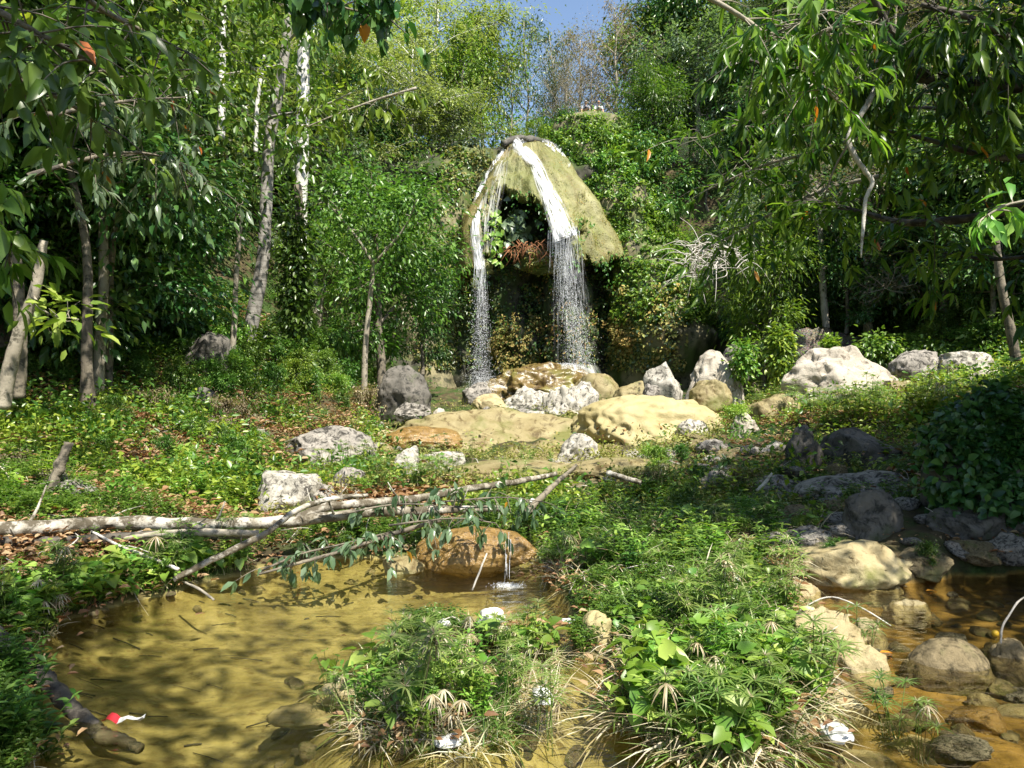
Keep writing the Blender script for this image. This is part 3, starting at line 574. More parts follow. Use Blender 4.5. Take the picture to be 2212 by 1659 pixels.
# shaggy fringe along the edges of the dome openings
ed = dV[dQ[keep]].mean(1); eu, ev = px(ed); near_ = (polydist(eu, ev, HOLE) < 7) & (cen[keep][:, 1] < 45.7) & (ev > 400)
ei = ed[near_]; n = 1100; k = r_.integers(0, len(ei), n); g = Geo()
leaves(g, ei[k]+r_.normal(size=(n, 3))*.08, np.stack([r_.normal(size=n)*.25, r_.normal(size=n)*.3, -np.ones(n)], -1), np.tile([0, -1, .3], (n, 1))+rdir(n, 0, r_)*.3, r_.uniform(.06, .3, n), .05, 'simple', 0)
k = r_.integers(0, len(ei), 900); hg = np.clip(fbm(ei[k][:, 0]*1.5, ei[k][:, 2]*1.5, 0*k, 2, 77)+.2, 0, 1); tt = r_.random(900)
leaves(g, ei[k]+np.stack([r_.normal(size=900)*.12, r_.normal(size=900)*.2+.15, -tt*hg*2.2], -1), rdir(900, -1.0, r_), np.tile([0, -1, .4], (900, 1))+rdir(900, 0, r_)*.4, r_.uniform(.12, .28, 900), r_.uniform(.06, .16, 900), 'simple', 1)
tag(g.build('moss_fringe', [M['moss'], M['green']]), 'ragged mossy fringe along the lower edge of the dome', 'moss')
leafcoat('moss_tufts', dV, dQ[keep], 2600, .13, ['moss', 'rust', 'olive'], 'scattered moss tufts growing on the face of the dome', 'moss', 133, lambda c: (c[:, 1] < 46.2)*1., .03, w=.3, down=1.2)
# rim at the top
rim = smooth_path([P(1085, 308, 46.2), P(1120, 296, 46.6), P(1150, 298, 46.8), P(1180, 305, 46.8), P(1195, 318, 46.2)], 24)
g = Geo(); tube(g, rim+[0, .2, -.05], .22, 10, rough=.5); tag(g.build('lip_rock', M['darkrock'], smooth=True), 'thin dark rock rim at the top lip of the waterfall', 'rock')

# white water
def ribbon(path_uv, widths, name, mat, parent, off=.12, nseg=60, nacross=9):
    c = smooth_path([[a, b, 0] for a, b in path_uv], nseg); ww = np.interp(np.linspace(0, 1, nseg), np.linspace(0, 1, len(widths)), widths)
    uu, vv = px(dV); V = []; tang = unit(np.gradient(c[:, :2], axis=0)); sd = np.stack([-tang[:, 1], tang[:, 0]], -1)
    front = dV[:, 1] < 47.2
    for i in range(nseg):
        for j in range(nacross):
            q = c[i, :2]+sd[i]*ww[i]*(j/(nacross-1)-.5)
            dd = (uu-q[0])**2+(vv-q[1])**2; k = np.argmin(np.where(front, dd, 1e9)); yy = dV[k, 1]
            V.append(P(q[0], q[1], yy-off-.06*math.sin(j*2.1+i*.3)))
    V = np.array(V).reshape(nseg, nacross, 3); V[:, :, 1] = sum(np.roll(V[:, :, 1], s, 0) for s in (-2, -1, 0, 1, 2))/5 if False else V[:, :, 1]
    Ys_ = V[:, :, 1].copy()
    for s in range(4): Ys_[1:-1] = (Ys_[:-2]+Ys_[1:-1]*2+Ys_[2:])/4
    f = Ys_/V[:, :, 1]; V = V*np.stack([f, f, np.ones_like(f)], -1) if False else np.concatenate([V[:, :, :1], Ys_[:, :, None]-.05, V[:, :, 2:]], -1)
    i = (np.arange(nseg-1)[:, None]*nacross+np.arange(nacross-1)[None]).ravel()
    uv = np.stack([np.tile(np.linspace(0, 1, nacross), (nseg, 1)), np.tile(np.linspace(0, 4, nseg)[:, None], (1, nacross))], -1).reshape(-1, 2)
    g = Geo(); g.add(V.reshape(-1, 3), np.stack([i, i+1, i+nacross+1, i+nacross], -1)); return g.build(name, mat, parent, smooth=True, uv=uv)
OCT, OCTF = icos(1)
def drops(name, pos, size, parent, stretch=(1, 1, 2.2), sz=None):
    n = len(pos); V = OCT[None]*np.array(stretch)*np.asarray(size).reshape(-1, 1, 1)+pos[:, None]; k = len(OCT)
    g = Geo(); g.add(V.reshape(-1, 3), (OCTF[None]+(np.arange(n)*k)[:, None, None]).reshape(-1, 3)); return tag(g.build(name, M['drop'], parent), kind='stuff')
def strands(name, tops, length, n, parent, r, spread=.1, rad=.022):
    g = Geo()
    for k in range(n):
        b = tops[r.integers(0, len(tops))]+r.normal(size=3)*[spread, .15, .1]; L = length*r.uniform(.15, 1); m = 6
        z = np.linspace(0, 1, m); w_ = r.normal(size=2)*.05; pts = b+np.stack([w_[0]*z*L, w_[1]*z-.25*z, -z**1.4*L], -1); s0 = r.uniform(0, .4)
        tube(g, pts, np.linspace(1, .25, m)*rad*r.uniform(.5, 1.6), 4, cap=False)
    return g.build(name, M['drop'], parent)
r_ = np.random.default_rng(9)
def veil(name, top, bot, parent, seed, mat='veil', bulge=.25, n=40, m=14):
    # a hanging sheet of falling water, widening downwards; top/bot = (u0, u1, v, d)
    r = np.random.default_rng(seed); V = []
    for i in range(n):
        t = i/(n-1)
        for j in range(m):
            s = j/(m-1); a = P(top[0]+(top[1]-top[0])*s, top[2], top[3]); b = P(bot[0]+(bot[1]-bot[0])*s, bot[2], bot[3]); q = a+(b-a)*t
            q[0] = a[0]+(b[0]-a[0])*t**.6; q[1] -= bulge*math.sin(math.pi*s)+.05*math.sin(s*23+seed); V.append(q)
    i = (np.arange(n-1)[:, None]*m+np.arange(m-1)[None]).ravel(); uv = np.stack([np.tile(np.linspace(0, 1, m), (n, 1)), np.tile(np.linspace(0, 1, n)[:, None], (1, m))], -1).reshape(-1, 2)
    g = Geo(); g.add(np.array(V), np.stack([i, i+1, i+m+1, i+m], -1)); return g.build(name, M[mat], parent, smooth=True, uv=uv)
wf = thing('waterfall', P(1200, 560, 43), 'broad white main waterfall running down the right of centre of the dome', 'waterfall')
ribbon([(1108, 306), (1150, 345), (1178, 405), (1200, 455), (1222, 515)], [34, 30, 36, 48, 60], 'sheet', M['foam'], wf)
ribbon([(1110, 308), (1150, 348), (1176, 405), (1196, 452), (1216, 512)], [20, 18, 22, 30, 42], 'sheet', M['foam'], wf, off=.26)
tops = np.array([P(u, 500-abs(u-1215)*.1, 42.2) for u in np.linspace(1188, 1246, 14)])
strands('strands', tops, 2.2, 34, wf, r_, .1, .013)
veil('veil', (1188, 1250, 496, 42.3), (1192, 1284, 800, 41.5), wf, 1)
veil('veil', (1196, 1246, 492, 42.1), (1192, 1282, 700, 41.6), wf, 5, bulge=.4); 
n = 5200; t_ = r_.random(n)**.8; uc = 1205+t_*50; pp = np.array([P(a+b*(11+t*10), 505+t*285, 42.3) for a, b, t in zip(uc, r_.normal(size=n)*.8, t_)])+r_.normal(size=(n, 3))*[0, .3, 0]
drops('falling_drops', pp, r_.uniform(.004, .013, n), wf)

wf2 = thing('waterfall', P(1035, 560, 43), 'narrow white waterfall down the left side of the dome', 'waterfall')
ribbon([(1090, 322), (1062, 365), (1038, 420), (1026, 480), (1032, 540), (1037, 580)], [9, 12, 20, 24, 28, 24], 'sheet', M['foam'], wf2)
ribbon([(1088, 326), (1060, 368), (1037, 424), (1026, 480), (1032, 540), (1037, 582)], [5, 8, 13, 16, 18, 16], 'sheet', M['foam'], wf2, off=.24)
tops = np.array([P(u, 572, 42.6) for u in np.linspace(1027, 1047, 8)])
strands('strands', tops, 2.0, 16, wf2, r_, .06, .012)
veil('veil', (1024, 1050, 560, 42.5), (1022, 1062, 820, 41.5), wf2, 2)
veil('veil', (1027, 1048, 560, 42.35), (1028, 1054, 720, 41.5), wf2, 7)
n = 2200; t_ = r_.random(n)**.8; pp = np.array([P(1038+b*(7+t*7), 580+t*240, 42.6) for b, t in zip(r_.normal(size=n), t_)])
drops('falling_drops', pp, r_.uniform(.004, .013, n), wf2)

wf3 = thing('waterfall', P(1205, 330, 46), 'short white trickle at the upper right rim of the dome', 'waterfall')
ribbon([(1172, 303), (1196, 318), (1216, 342), (1228, 362)], [10, 16, 16, 8], 'sheet', M['foam'], wf3)
wf4 = thing('water_film', P(1080, 400, 45), 'thin sheet of water spreading over the left face of the dome', 'water film')
ribbon([(1098, 312), (1078, 370), (1062, 440), (1054, 500), (1050, 545)], [16, 40, 44, 40, 26], 'sheet', M['film'], wf4, off=.06)
# spray where the water lands
sp = thing('splash', P(1215, 800, 38), 'white spray fan where the main fall hits the mound', 'splash')
veil('wet_sheet', (1175, 1290, 788, 38.0), (1150, 1320, 838, 36.2), sp, 3, 'film')
n = 9000; a = r_.uniform(0, np.pi, n); q = r_.random(n)**.7
pp = P(1222, 812, 38.2)+np.stack([np.cos(a)*q*1.5, r_.normal(size=n)*.4, np.sin(a)*q*.75-.1], -1)
drops('spray', pp, r_.uniform(.005, .013, n), sp, (1, 1, 1))
sp = thing('splash', P(1040, 850, 36), 'small white splash at the foot of the left fall', 'splash')
n = 3500; pp = P(1042, 838, 36.3)+r_.normal(size=(n, 3))*[.35, .3, .38]
drops('spray', pp, r_.uniform(.005, .013, n), sp, (1, 1, 1))
# ---------------------------------------------------------------- stone walls
def wallmat():
    m, t, bs, out = mat_new('rubble_masonry'); tc = node(t, 'ShaderNodeTexCoord'); mp = node(t, 'ShaderNodeMapping'); mp.inputs['Scale'].default_value = (2.6, 2.6, 6.5); t.links.new(tc.outputs['Object'], mp.inputs[0])
    v = node(t, 'ShaderNodeTexVoronoi', feature='DISTANCE_TO_EDGE'); t.links.new(mp.outputs[0], v.inputs[0]); v2 = node(t, 'ShaderNodeTexVoronoi'); t.links.new(mp.outputs[0], v2.inputs[0])
    c = mix(t, .35, ramp(t, noi(t, 5, 8, .7), [(.3, (.22, .19, .14)), (.65, (.48, .43, .34))]), v2.outputs['Color'], 'SOFT_LIGHT')
    c = mix(t, ramp(t, v.outputs[0], [(.03, (1, 1, 1)), (.1, (0, 0, 0))]), c, (.07, .055, .04)); t.links.new(c, bs.inputs['Base Color']); bs.inputs['Roughness'].default_value = .9
    bump(t, ramp(t, v.outputs[0], [(0, (0, 0, 0)), (.15, (1, 1, 1))]), 1, .08, bs); return m
M['wall'] = wallmat()
def wall_arc(name, top_px, vb, d, thick, label):
    pts = smooth_path([P(u, v, dd) for u, v, dd in top_px], 40); g = Geo(); n = len(pts); nz = 14
    zb = min(P(0, vb, d)[2], pts[:, 2].min()-.3)
    for off in (0, thick):
        q = pts+np.array([0, off, 0]); Z_ = np.linspace(0, 1, nz)
        V = q[:, None]*np.ones((1, nz, 1)); V[..., 2] = zb+(q[:, 2:3]-zb)*Z_[None]
        V[..., 1] -= .08*vnoise(V[..., 0]*3.5, V[..., 2]*6, V[..., 1]*0, 5)*(1 if off == 0 else -1)
        V[:, -1, 2] += .04*vnoise(np.arange(n)*.8, np.zeros(n), 0, 4)
        i = (np.arange(n-1)[:, None]*nz+np.arange(nz-1)[None]).ravel(); g.add(V.reshape(-1, 3), np.stack([i, i+nz, i+nz+1, i+1], -1))
    V = np.concatenate([pts+[0, 0, .02], pts+[0, thick, .02]]); i = np.arange(n-1); g.add(V, np.stack([i, i+1, i+n+1, i+n], -1))
    for e in (0, n-1):
        q = pts[e]; g.add([[q[0], q[1], zb], [q[0], q[1]+thick, zb], [q[0], q[1]+thick, q[2]], [q[0], q[1], q[2]]], np.array([[0, 1, 2, 3]]))
    return tag(g.build(name, M['wall'], smooth=False), label, 'stone wall')
wall_arc('stone_wall', [(1692, 716, 29.2), (1702, 711, 28.2), (1740, 709, 27.6), (1775, 708, 28.0), (1800, 712, 28.8)], 800, 28, .6, 'tall curved dry stone wall end in the sun, vines on both sides')
wall_arc('stone_wall', [(1800, 716, 29), (1850, 727, 29.4), (1905, 744, 29.8)], 790, 28, .45, 'lower grey wall stepping down to the right of the curved wall')
# small concrete block
b = P(1938, 862, 20.8); V, Fa = rockshape(.27, .2, .28, 5, cuts=0, rough=.0, level=4)
V = np.sign(V)*np.minimum(np.abs(V)*1.7, [.27, .2, .28])*(1+.02*fbm(V[:, 0]*9, V[:, 1]*9, V[:, 2]*9, 3, 4))[:, None]; g = Geo(); g.add(V+b+[0, 0, .22], Fa)
tag(g.build('stone_block', M['ochre']), 'small square tan block beside the huge sunlit boulder', 'stone block')
# lookout rock and the knoll top
LOOK, _f = rock(1278, 290, 170, 56, 'cliff', 'rounded grey lookout rock at the top of the vine covered knoll', name='lookout_rock', d=47.6, depth=.5, cuts=3, rough=.06, seed=91, cat='rock', sink=.5)

leafcoat('knoll_creeper', LOOK, _f, 1500, .2, ['bright', 'green', 'yellow'], 'green creeper climbing over the front of the lookout rock', 'vines', 214, lambda c: (c[:, 2] < np.percentile(LOOK[:, 2], 80))*(c[:, 1] < LOOK[:, 1].mean())*1., .25)
# ---------------------------------------------------------------- logs and branches
def log(path, rad, label, matk='log', name='fallen_log', n=40, cat='fallen log', sides=12, rough=.25, group=None, stubs=0, clear=0):
    pth = []
    for (u, v, d) in path:
        while clear and d > 6.0:
            q = P(u, v, d)
            if q[2] > h1(q[0], q[1])+clear: break
            d -= .04
        pth.append((u, v, d))
    c = smooth_path([P(*q) for q in pth], n); rr = np.interp(np.linspace(0, 1, n), np.linspace(0, 1, len(rad)), rad)
    r = np.random.default_rng(int(path[0][0]+path[-1][1])); c = c+r.normal(size=c.shape)*rr[:, None]*.06
    g = Geo(); tube(g, c, rr, sides, rough=rough, seed=int(path[0][1]))
    for k in range(stubs):
        i = r.integers(3, n-3); d = rdir(1, .3, r)[0]; L = rr[i]*r.uniform(2, 7); tube(g, smooth_path([c[i], c[i]+d*L*.5, c[i]+d*L+[0, 0, L*.2]], 5), np.linspace(rr[i]*.3, rr[i]*.1, 5), 6)
    o = g.build(name, M[matk], smooth=True); b = Vector(c[0]); o.data.transform(__import__('mathutils').Matrix.Translation(-b)); o.location = b
    return tag(o, label, cat, group), c
log([(-60, 1148, 8.0), (120, 1140, 8.05), (230, 1130, 8.1), (420, 1133, 8.2), (620, 1127, 8.35), (800, 1107, 8.6), (960, 1101, 8.9), (1085, 1098, 9.2)], [.075, .07, .072, .066, .062, .055, .045, .035], 'long lichen spotted trunk fallen across the left bank, uppermost of the logs', stubs=5, clear=.12)
log([(640, 1120, 8.45), (700, 1098, 8.6), (790, 1088, 8.9), (900, 1078, 9.3), (1000, 1058, 9.9), (1110, 1042, 10.6), (1200, 1024, 11.3)], [.05, .05, .048, .045, .045, .042, .035], 'pale forked limb of the fallen trunk rising to the right over the stream', name='fallen_limb', cat='fallen limb', stubs=6)
log([(-60, 1172, 7.8), (150, 1168, 7.85), (300, 1160, 7.9), (420, 1155, 8.0), (540, 1158, 8.1)], [.05, .05, .052, .045, .03], 'dark lower log lying parallel under the long lichened trunk', matk='darklog', stubs=2, clear=.06)
log([(268, 1164, 7.75), (330, 1155, 7.8), (430, 1150, 7.9), (560, 1152, 8.05)], [.02, .035, .038, .03], 'thin tan broken log between the two long ones', matk='barkpale')
log([(375, 1252, 7.3), (440, 1218, 7.4), (520, 1180, 7.55), (585, 1145, 7.8), (625, 1112, 8.0), (680, 1086, 8.2), (735, 1074, 8.3), (795, 1070, 8.4)], [.028, .03, .032, .032, .03, .03, .028, .02], 'curving grey branch crossing over the fallen logs down to the pool', matk='log', name='dead_branch', cat='branch', stubs=4)
log([(198, 1148, 7.7), (260, 1180, 7.5), (320, 1203, 7.35), (385, 1230, 7.2)], [.012, .014, .015, .017], 'thin bleached stick slanting down to the pool edge at left', matk='twig', name='dead_stick', cat='stick', n=20)
log([(-40, 1345, 5.3), (45, 1420, 5.1), (105, 1475, 4.9), (165, 1540, 4.65), (222, 1592, 4.5)], [.056, .056, .054, .05, .046], 'dark damp log sliding into the pool at lower left', matk='darklog')
log([(216, 1590, 4.5), (258, 1600, 4.45), (305, 1618, 4.42)], [.045, .04, .03], 'short broken mossy end piece of wood lying in the water', matk='bark', name='broken_wood', cat='broken wood', n=14)
log([(93, 1090, 8.8), (115, 1045, 8.85), (132, 1000, 8.9), (150, 955, 8.95)], [.065, .06, .055, .045], 'leaning brown broken stump on the left bank', matk='bark', name='broken_stump', cat='stump', rough=.5, n=20)
log([(1135, 1110, 9.3), (1165, 1078, 9.8), (1200, 1045, 10.4), (1245, 1005, 11)], [.04, .04, .035, .02], 'brown dead limb propped against the upper end of the fallen limb', matk='bark', name='dead_branch', cat='branch')
log([(1312, 1022, 11.5), (1350, 1033, 11.3), (1385, 1042, 11.2)], [.045, .04, .036], 'short bleached grey log in front of the pale flowstone', matk='log', n=14)
log([(1635, 1060, 10), (1650, 1045, 9.95), (1668, 1022, 9.9)], [.02, .02, .012], 'short white stick standing among herbs on the right bank', matk='twig', name='dead_stick', cat='stick', n=10)
log([(400, 1258, 7.0), (430, 1272, 6.9), (462, 1296, 6.75)], [.01, .012, .009], 'small brown twig poking into the pool', matk='barkpale', name='dead_stick', cat='stick', n=10)
log([(1020, 1275, 7.1), (1040, 1225, 7.15), (1052, 1195, 7.2)], [.008, .009, .008], 'thin stick standing in front of the wet boulder', matk='twig', name='dead_stick', cat='stick', n=10)
log([(2162, 1390, 5.6), (2165, 1355, 5.6), (2182, 1325, 5.6), (2205, 1295, 5.65), (2222, 1285, 5.65)], [.008, .008, .007, .007, .005], 'curved white twig rising out of the right stream', matk='twig', name='dead_stick', cat='stick', n=18)
log([(1700, 1335, 6.3), (1800, 1290, 6.35), (1870, 1318, 6.2), (1925, 1352, 6.1)], [.006, .006, .006, .005], 'long thin bent reed stem arching over the stream rocks', matk='twig', name='dead_stick', cat='stick', n=18)
log([(560, 1240, 7.5), (650, 1215, 7.6), (740, 1190, 7.9), (860, 1150, 8.3), (960, 1120, 8.7)], [.012, .018, .02, .024, .026], 'leafy limb drooping to the pool beneath the fallen trunks', matk='bark', name='drooping_limb', cat='limb', stubs=5)

# ---------------------------------------------------------------- trees
def gen_tree(seed, Ht, r0, spread, leafm, barkm, L=.18, W=.45, base=.35, nl=16, nt=13, per=46, prof='round', lean=(0, 0), upw=.45, kind='simple', clus=.42, droop=.5, flat=False, name='forest_tree', bare=0.0):
    r = np.random.default_rng(seed); tr = Geo(); cr = Geo()
    m = 9; t = np.linspace(0, 1, m); wob = np.cumsum(r.normal(size=(m, 2))*Ht*.012, 0)
    tp = np.stack([lean[0]*t**1.3*Ht+wob[:, 0], lean[1]*t**1.3*Ht+wob[:, 1], t*Ht*.93-.4], -1); tp[0, :2] *= 0
    tp = smooth_path(tp, 24); tube(tr, tp, r0*(1.25-1.1*np.linspace(0, 1, 24)**.8)*np.where(np.linspace(0, 1, 24) < .05, 1.3, 1), 9, rough=.2, seed=seed)
    Pl, Dl = [], []
    for k in range(nl):
        h = base+(1-base)*(k+r.random())/nl; f = (h-base)/(1-base+1e-6)
        if prof == 'round': w_ = math.sqrt(max(.05, 1-(2*f-.85)**2*.75))
        elif prof == 'umb': w_ = .45+.75*f
        else: w_ = 1-.7*f
        ln = spread*w_*r.uniform(.7, 1.15); a = k*2.4+r.normal()*.4; i = min(23, int(h*23)); s = tp[i]
        d = np.array([math.cos(a), math.sin(a), upw+r.normal()*.15-(.3 if f < .3 else 0)]); d /= np.linalg.norm(d)
        e = s+d*ln; mid = s+d*ln*.5+np.array([0, 0, ln*.08])+r.normal(size=3)*ln*.05; e[2] -= ln*droop*.12
        c = smooth_path([s, mid, e], 9); rl = r0*(1-h*.7)*.5; tube(tr, c, np.linspace(rl, rl*.15, 9), 6, cap=False)
        for q in range(nt):
            j = r.integers(2, 9); ss = c[j]; dd = rdir(1, .15, r)[0]+d*.5
            if flat: dd[2] *= .3
            dd /= np.linalg.norm(dd); tl = ln*r.uniform(.18, .42); ee = ss+dd*tl
            tube(tr, np.array([ss, (ss+ee)/2+r.normal(size=3)*tl*.08, ee]), [rl*.22, rl*.15, rl*.06], 4, cap=False)
            if bare:
                for _ in range(5):
                    x = ss+(ee-ss)*r.uniform(.3, 1); d3 = rdir(1, .3, r)[0]*tl*r.uniform(.3, .7); tube(tr, np.array([x, x+d3*.5+r.normal(size=3)*.04, x+d3]), [rl*.08, rl*.06, rl*.03], 3, cap=False)
            if r.random() < bare: continue
            n = int(per*r.uniform(.5, 1.4)); tt = r.uniform(.1, 1.15, (n, 1)); off = r.normal(size=(n, 3))*clus*tl*(.5+.6*tt)
            if flat: off[:, 2] *= .35
            Pl.append(ss+(ee-ss)*tt+off); Dl.append(unit(off+dd*.3)+rdir(n, 0, r)*.5+np.array([0, 0, -droop]))
    Pl = np.concatenate(Pl); Dl = np.concatenate(Dl); n = len(Pl); N = rdir(n, 1.6 if not flat else 3, r); Ls = L*r.uniform(.6, 1.35, n)
    mi = (r.random(n) < .04).astype(int)
    for k in (0, 1):
        q = mi == k; leaves(cr, Pl[q], Dl[q], N[q], Ls[q], Ls[q]*W, kind, k)
    root = thing(name, (0, 0, 0), None, None)
    tr.build('trunk', M[barkm], root, smooth=True); cr.build('crown', [M[leafm], M['yellow' if leafm != 'brown' else 'straw']], root)
    root['_h'] = Ht; root['_w'] = spread*(1.25 if prof == 'umb' else 1.05); return root
def copy_thing(root, loc, rz, sc, label, cat, group=None, name=None):
    used = root.get('_used'); o = root
    if used:
        o = root.copy(); COL.objects.link(o)
        for ch in list(root.children):
            c = ch.copy(); COL.objects.link(c); c.parent = o
    root['_used'] = 1; o.location = tuple(float(a) for a in loc); o.rotation_euler = (0, 0, rz); o.scale = (sc,)*3 if np.isscalar(sc) else sc
    if 'group' in o: del o['group']
    return tag(o, label, cat, group)
T = {}
T['round'] = gen_tree(1, 9, .17, 3.2, 'green', 'bark', L=.21, base=.3, per=52)
T['round2'] = gen_tree(2, 10, .16, 3.4, 'deep', 'bark', L=.23, base=.34, per=50)
T['olive'] = gen_tree(3, 9.5, .15, 3.6, 'olive', 'barkwhite', L=.17, W=.4, base=.25, nl=20, nt=12, per=52, flat=True, upw=.55, prof='umb', clus=.38)
T['yellow'] = gen_tree(4, 9, .15, 2.8, 'yellow', 'barkpale', L=.17, base=.25, per=50)
T['grey'] = gen_tree(5, 8, .15, 3.2, 'grey', 'barkpale', L=.2, base=.28, per=50)
T['airy'] = gen_tree(6, 11, .14, 2.6, 'grey', 'barkpale', L=.17, base=.5, nl=12, nt=8, per=24, upw=.8)
T['bare'] = gen_tree(7, 9, .16, 3.0, 'brown', 'barkpale', L=.12, base=.2, nl=20, nt=16, per=26, bare=.45, upw=.8, clus=.5)
T['long'] = gen_tree(8, 8, .14, 3.0, 'mango', 'bark', L=.24, W=.24, base=.3, per=56, droop=.7)
T['dark'] = gen_tree(10, 7, .12, 2.8, 'deep', 'bark', L=.25, base=.2, per=44, droop=.7)
T['tall'] = gen_tree(15, 16, .10, 6.0, 'green', 'bark', L=.24, base=.5, nl=24, nt=14, per=52, droop=.4)
T['drymound'] = gen_tree(16, 1.4, .03, 1.2, 'brown', 'bark', L=.12, base=.05, nl=12, nt=8, per=34, name='dry_bush', upw=.5, droop=1.2)
T['shrub'] = gen_tree(9, 2.6, .04, 1.3, 'green', 'bark', L=.15, base=.05, nl=14, nt=8, per=34, name='shrub', upw=.7)
T['shrub2'] = gen_tree(12, 2.2, .04, 1.3, 'bright', 'bark', L=.14, base=.05, nl=14, nt=8, per=34, name='shrub', upw=.7)
PR = random.Random(4)
def ptree(kind, u, d, vtop, label, cat='tree', group=None, hmin=0, wx=1.0, v0=None):
    b = ground_at(u, d); h = (CAMZ+(829.5-vtop)/F*d)-b[2]; h = max(h, hmin); s = h/T[kind]['_h']
    return copy_thing(T[kind], b, PR.uniform(0, 6.28), (s*wx, s*wx, s), label, cat, group)
# individually recognisable trees
key = [
 ('round', 820, 31, 330, 'broad leafy green tree with a forked trunk left of the waterfall', 1.0),
 ('round2', 905, 36, 520, 'dark green tree tucked against the cliff left of the falls', .9),
 ('olive', 975, 49.5, 190, 'pale olive feathery tree leaning over the lip of the waterfall', 1.0),
 ('olive', 890, 48, 60, 'tall pale olive feathery tree at the top left of the waterfall', 1.05),
 ('olive', 800, 46, 200, 'wide pale olive tree above the broad leafy one', 1.05),
 ('olive', 930, 56, -60, 'highest olive feathery tree above the waterfall', 1.1),
 ('yellow', 1045, 56, -20, 'bright yellow green tree at the left edge of the sky gap', .7),
 ('yellow', 990, 54, 20, 'yellow green crown behind the olive trees', .8),
 ('bare', 1335, 56, -30, 'brownish half bare tree behind the two people', .75),
 ('bare', 1275, 57, 120, 'low twiggy brown tree left behind the lookout rock', .7),
 ('airy', 1190, 62, 130, 'thin airy tree standing inside the sky gap', .6),
 ('airy', 1120, 58, 90, 'thin airy tree at the left of the sky gap', .8),
 ('airy', 1215, 63, 20, 'tall airy tree in the right half of the sky gap', .8),
 ('airy', 1150, 66, -20, 'far airy tree in the middle of the sky gap', .7),
 ('bare', 1250, 62, 40, 'pale leafless tree right of the sky gap', .7),
 ('bare', 1225, 60, 90, 'sparse twiggy tree right of the sky gap', .55),
 ('yellow', 1150, 53, 245, 'small yellowish tree right above the lip of the waterfall', .9),
 ('round', 1215, 54, 225, 'small green tree between lip and lookout rock', .9),
 ('grey', 1450, 52, 90, 'glossy grey green tree right of the lookout rock', .9),
 ('grey', 1650, 38, 400, 'pale glossy leaved tree right of the vine curtain', .9),
 ('round2', 1440, 57, -80, 'dark green tree at the top centre right', .9),
 ('long', 1650, 30, 430, 'drooping long leaved tree on the right slope', .9),
 ('round2', 1530, 48, 260, 'dark glossy tree on the right slope beside the vine curtain', .8),
]
for k, u, d, vt, lb, wx in key: ptree(k, u, d, vt, lb, wx=wx)
# forest on the hillsides, planted on the slopes in two sides
LM = [(30, 60, 'the upper left picture corner'), (330, 350, 'the glossy left branch'), (20, 560, 'the translucent left edge leaves'), (300, 60, 'the large dark top left leaves'), (1500, 40, 'the slim slanting top branch'), (2180, 30, 'the upper right picture corner'), (1700, 480, 'the sunlit long leaved branch'), (60, 1480, 'the upper end of the sliding log'), (60, 1600, 'the lower left picture corner'), (1480, 1340, 'the fresh upright bank sedge'), (1480, 1560, 'the narrow channel edge'), (1620, 1480, 'the lower bank hollow'), (1680, 1560, 'the lower right shore of the bank'), (60, 700, 'the leaning pale trunk at far left'), (225, 600, 'the slender pair of left trunks'), (505, 640, 'the thin pale trunk'), (570, 350, 'the tall grey leaning trunk'), (655, 180, 'the thick white trunk'), (645, 640, 'the leaf wrapped dark trunk'), (800, 620, 'the forked trunk'), (480, 80, 'the pale top left trunk'), (130, 250, 'the big leaved top left branch'), (900, 150, 'the feathery olive canopy'), (1140, 400, 'the waterfall dome'), (1180, 120, 'the sky gap'), (1280, 250, 'the lookout rock'), (1430, 500, 'the vine curtain'), (1530, 560, 'the bleached leafless bush'), (1778, 620, 'the straight speckled trunk'), (1860, 450, 'the crooked white hanging branch'), (2000, 160, 'the thick overhanging limb'), (2160, 600, 'the dark right edge trunk'), (2140, 500, 'the bright right edge spray'), (1545, 810, 'the smooth white boulder'), (1437, 825, 'the pyramid shaped boulder'), (1840, 810, 'the huge cream boulder'), (1740, 760, 'the curved stone wall'), (1950, 790, 'the leafy bush'), (860, 840, 'the big dark rock'), (1060, 940, 'the left flowstone slab'), (1400, 920, 'the pale flowstone slab'), (1250, 965, 'the grey angular boulder'), (620, 1060, 'the black and white boulder'), (120, 1020, 'the broken stump'), (700, 960, 'the leaf strewn ledge'), (875, 995, 'the blocky pale rock'), (955, 995, 'the flat pale rock'), (230, 1130, 'the long fallen trunk'), (1350, 1030, 'the small grey log'), (1650, 1040, 'the white stick'), (1560, 1040, 'the brown grey rock'), (1740, 960, 'the dark upright boulder'), (1890, 970, 'the slanting dark slab'), (1895, 1090, 'the dark rugged boulder'), (2130, 980, 'the ivy covered rock'), (1020, 1190, 'the wet brown boulder'), (1850, 1210, 'the broad flat tan slab'), (1800, 1350, 'the flat topped stream rock'), (2060, 1440, 'the rounded dark boulder'), (1292, 1360, 'the pale channel rock'), (1170, 1520, 'the white bag by the island'), (1060, 1350, 'the bag in the dry grass'), (920, 1330, 'the tallest sedge'), (965, 1605, 'the torn plastic scrap'), (720, 1510, 'the flat island stone'), (200, 1560, 'the dark sliding log'), (470, 1200, 'the curving grey branch'), (140, 1340, 'the floating orange leaf'), (300, 1195, 'the thin slanting stick'), (1750, 1440, 'the dark bank sedge'), (1590, 1280, 'the white scrap on the bank'), (1345, 1440, 'the scrap at the bank foot'), (1640, 1640, 'the bottom edge of the bank'), (340, 870, 'the shaded stones on the left slope'), (430, 760, 'the vine strewn shaded rock'), (1610, 915, 'the white blocky rock'), (1200, 1080, 'the forked fallen limb tip')]
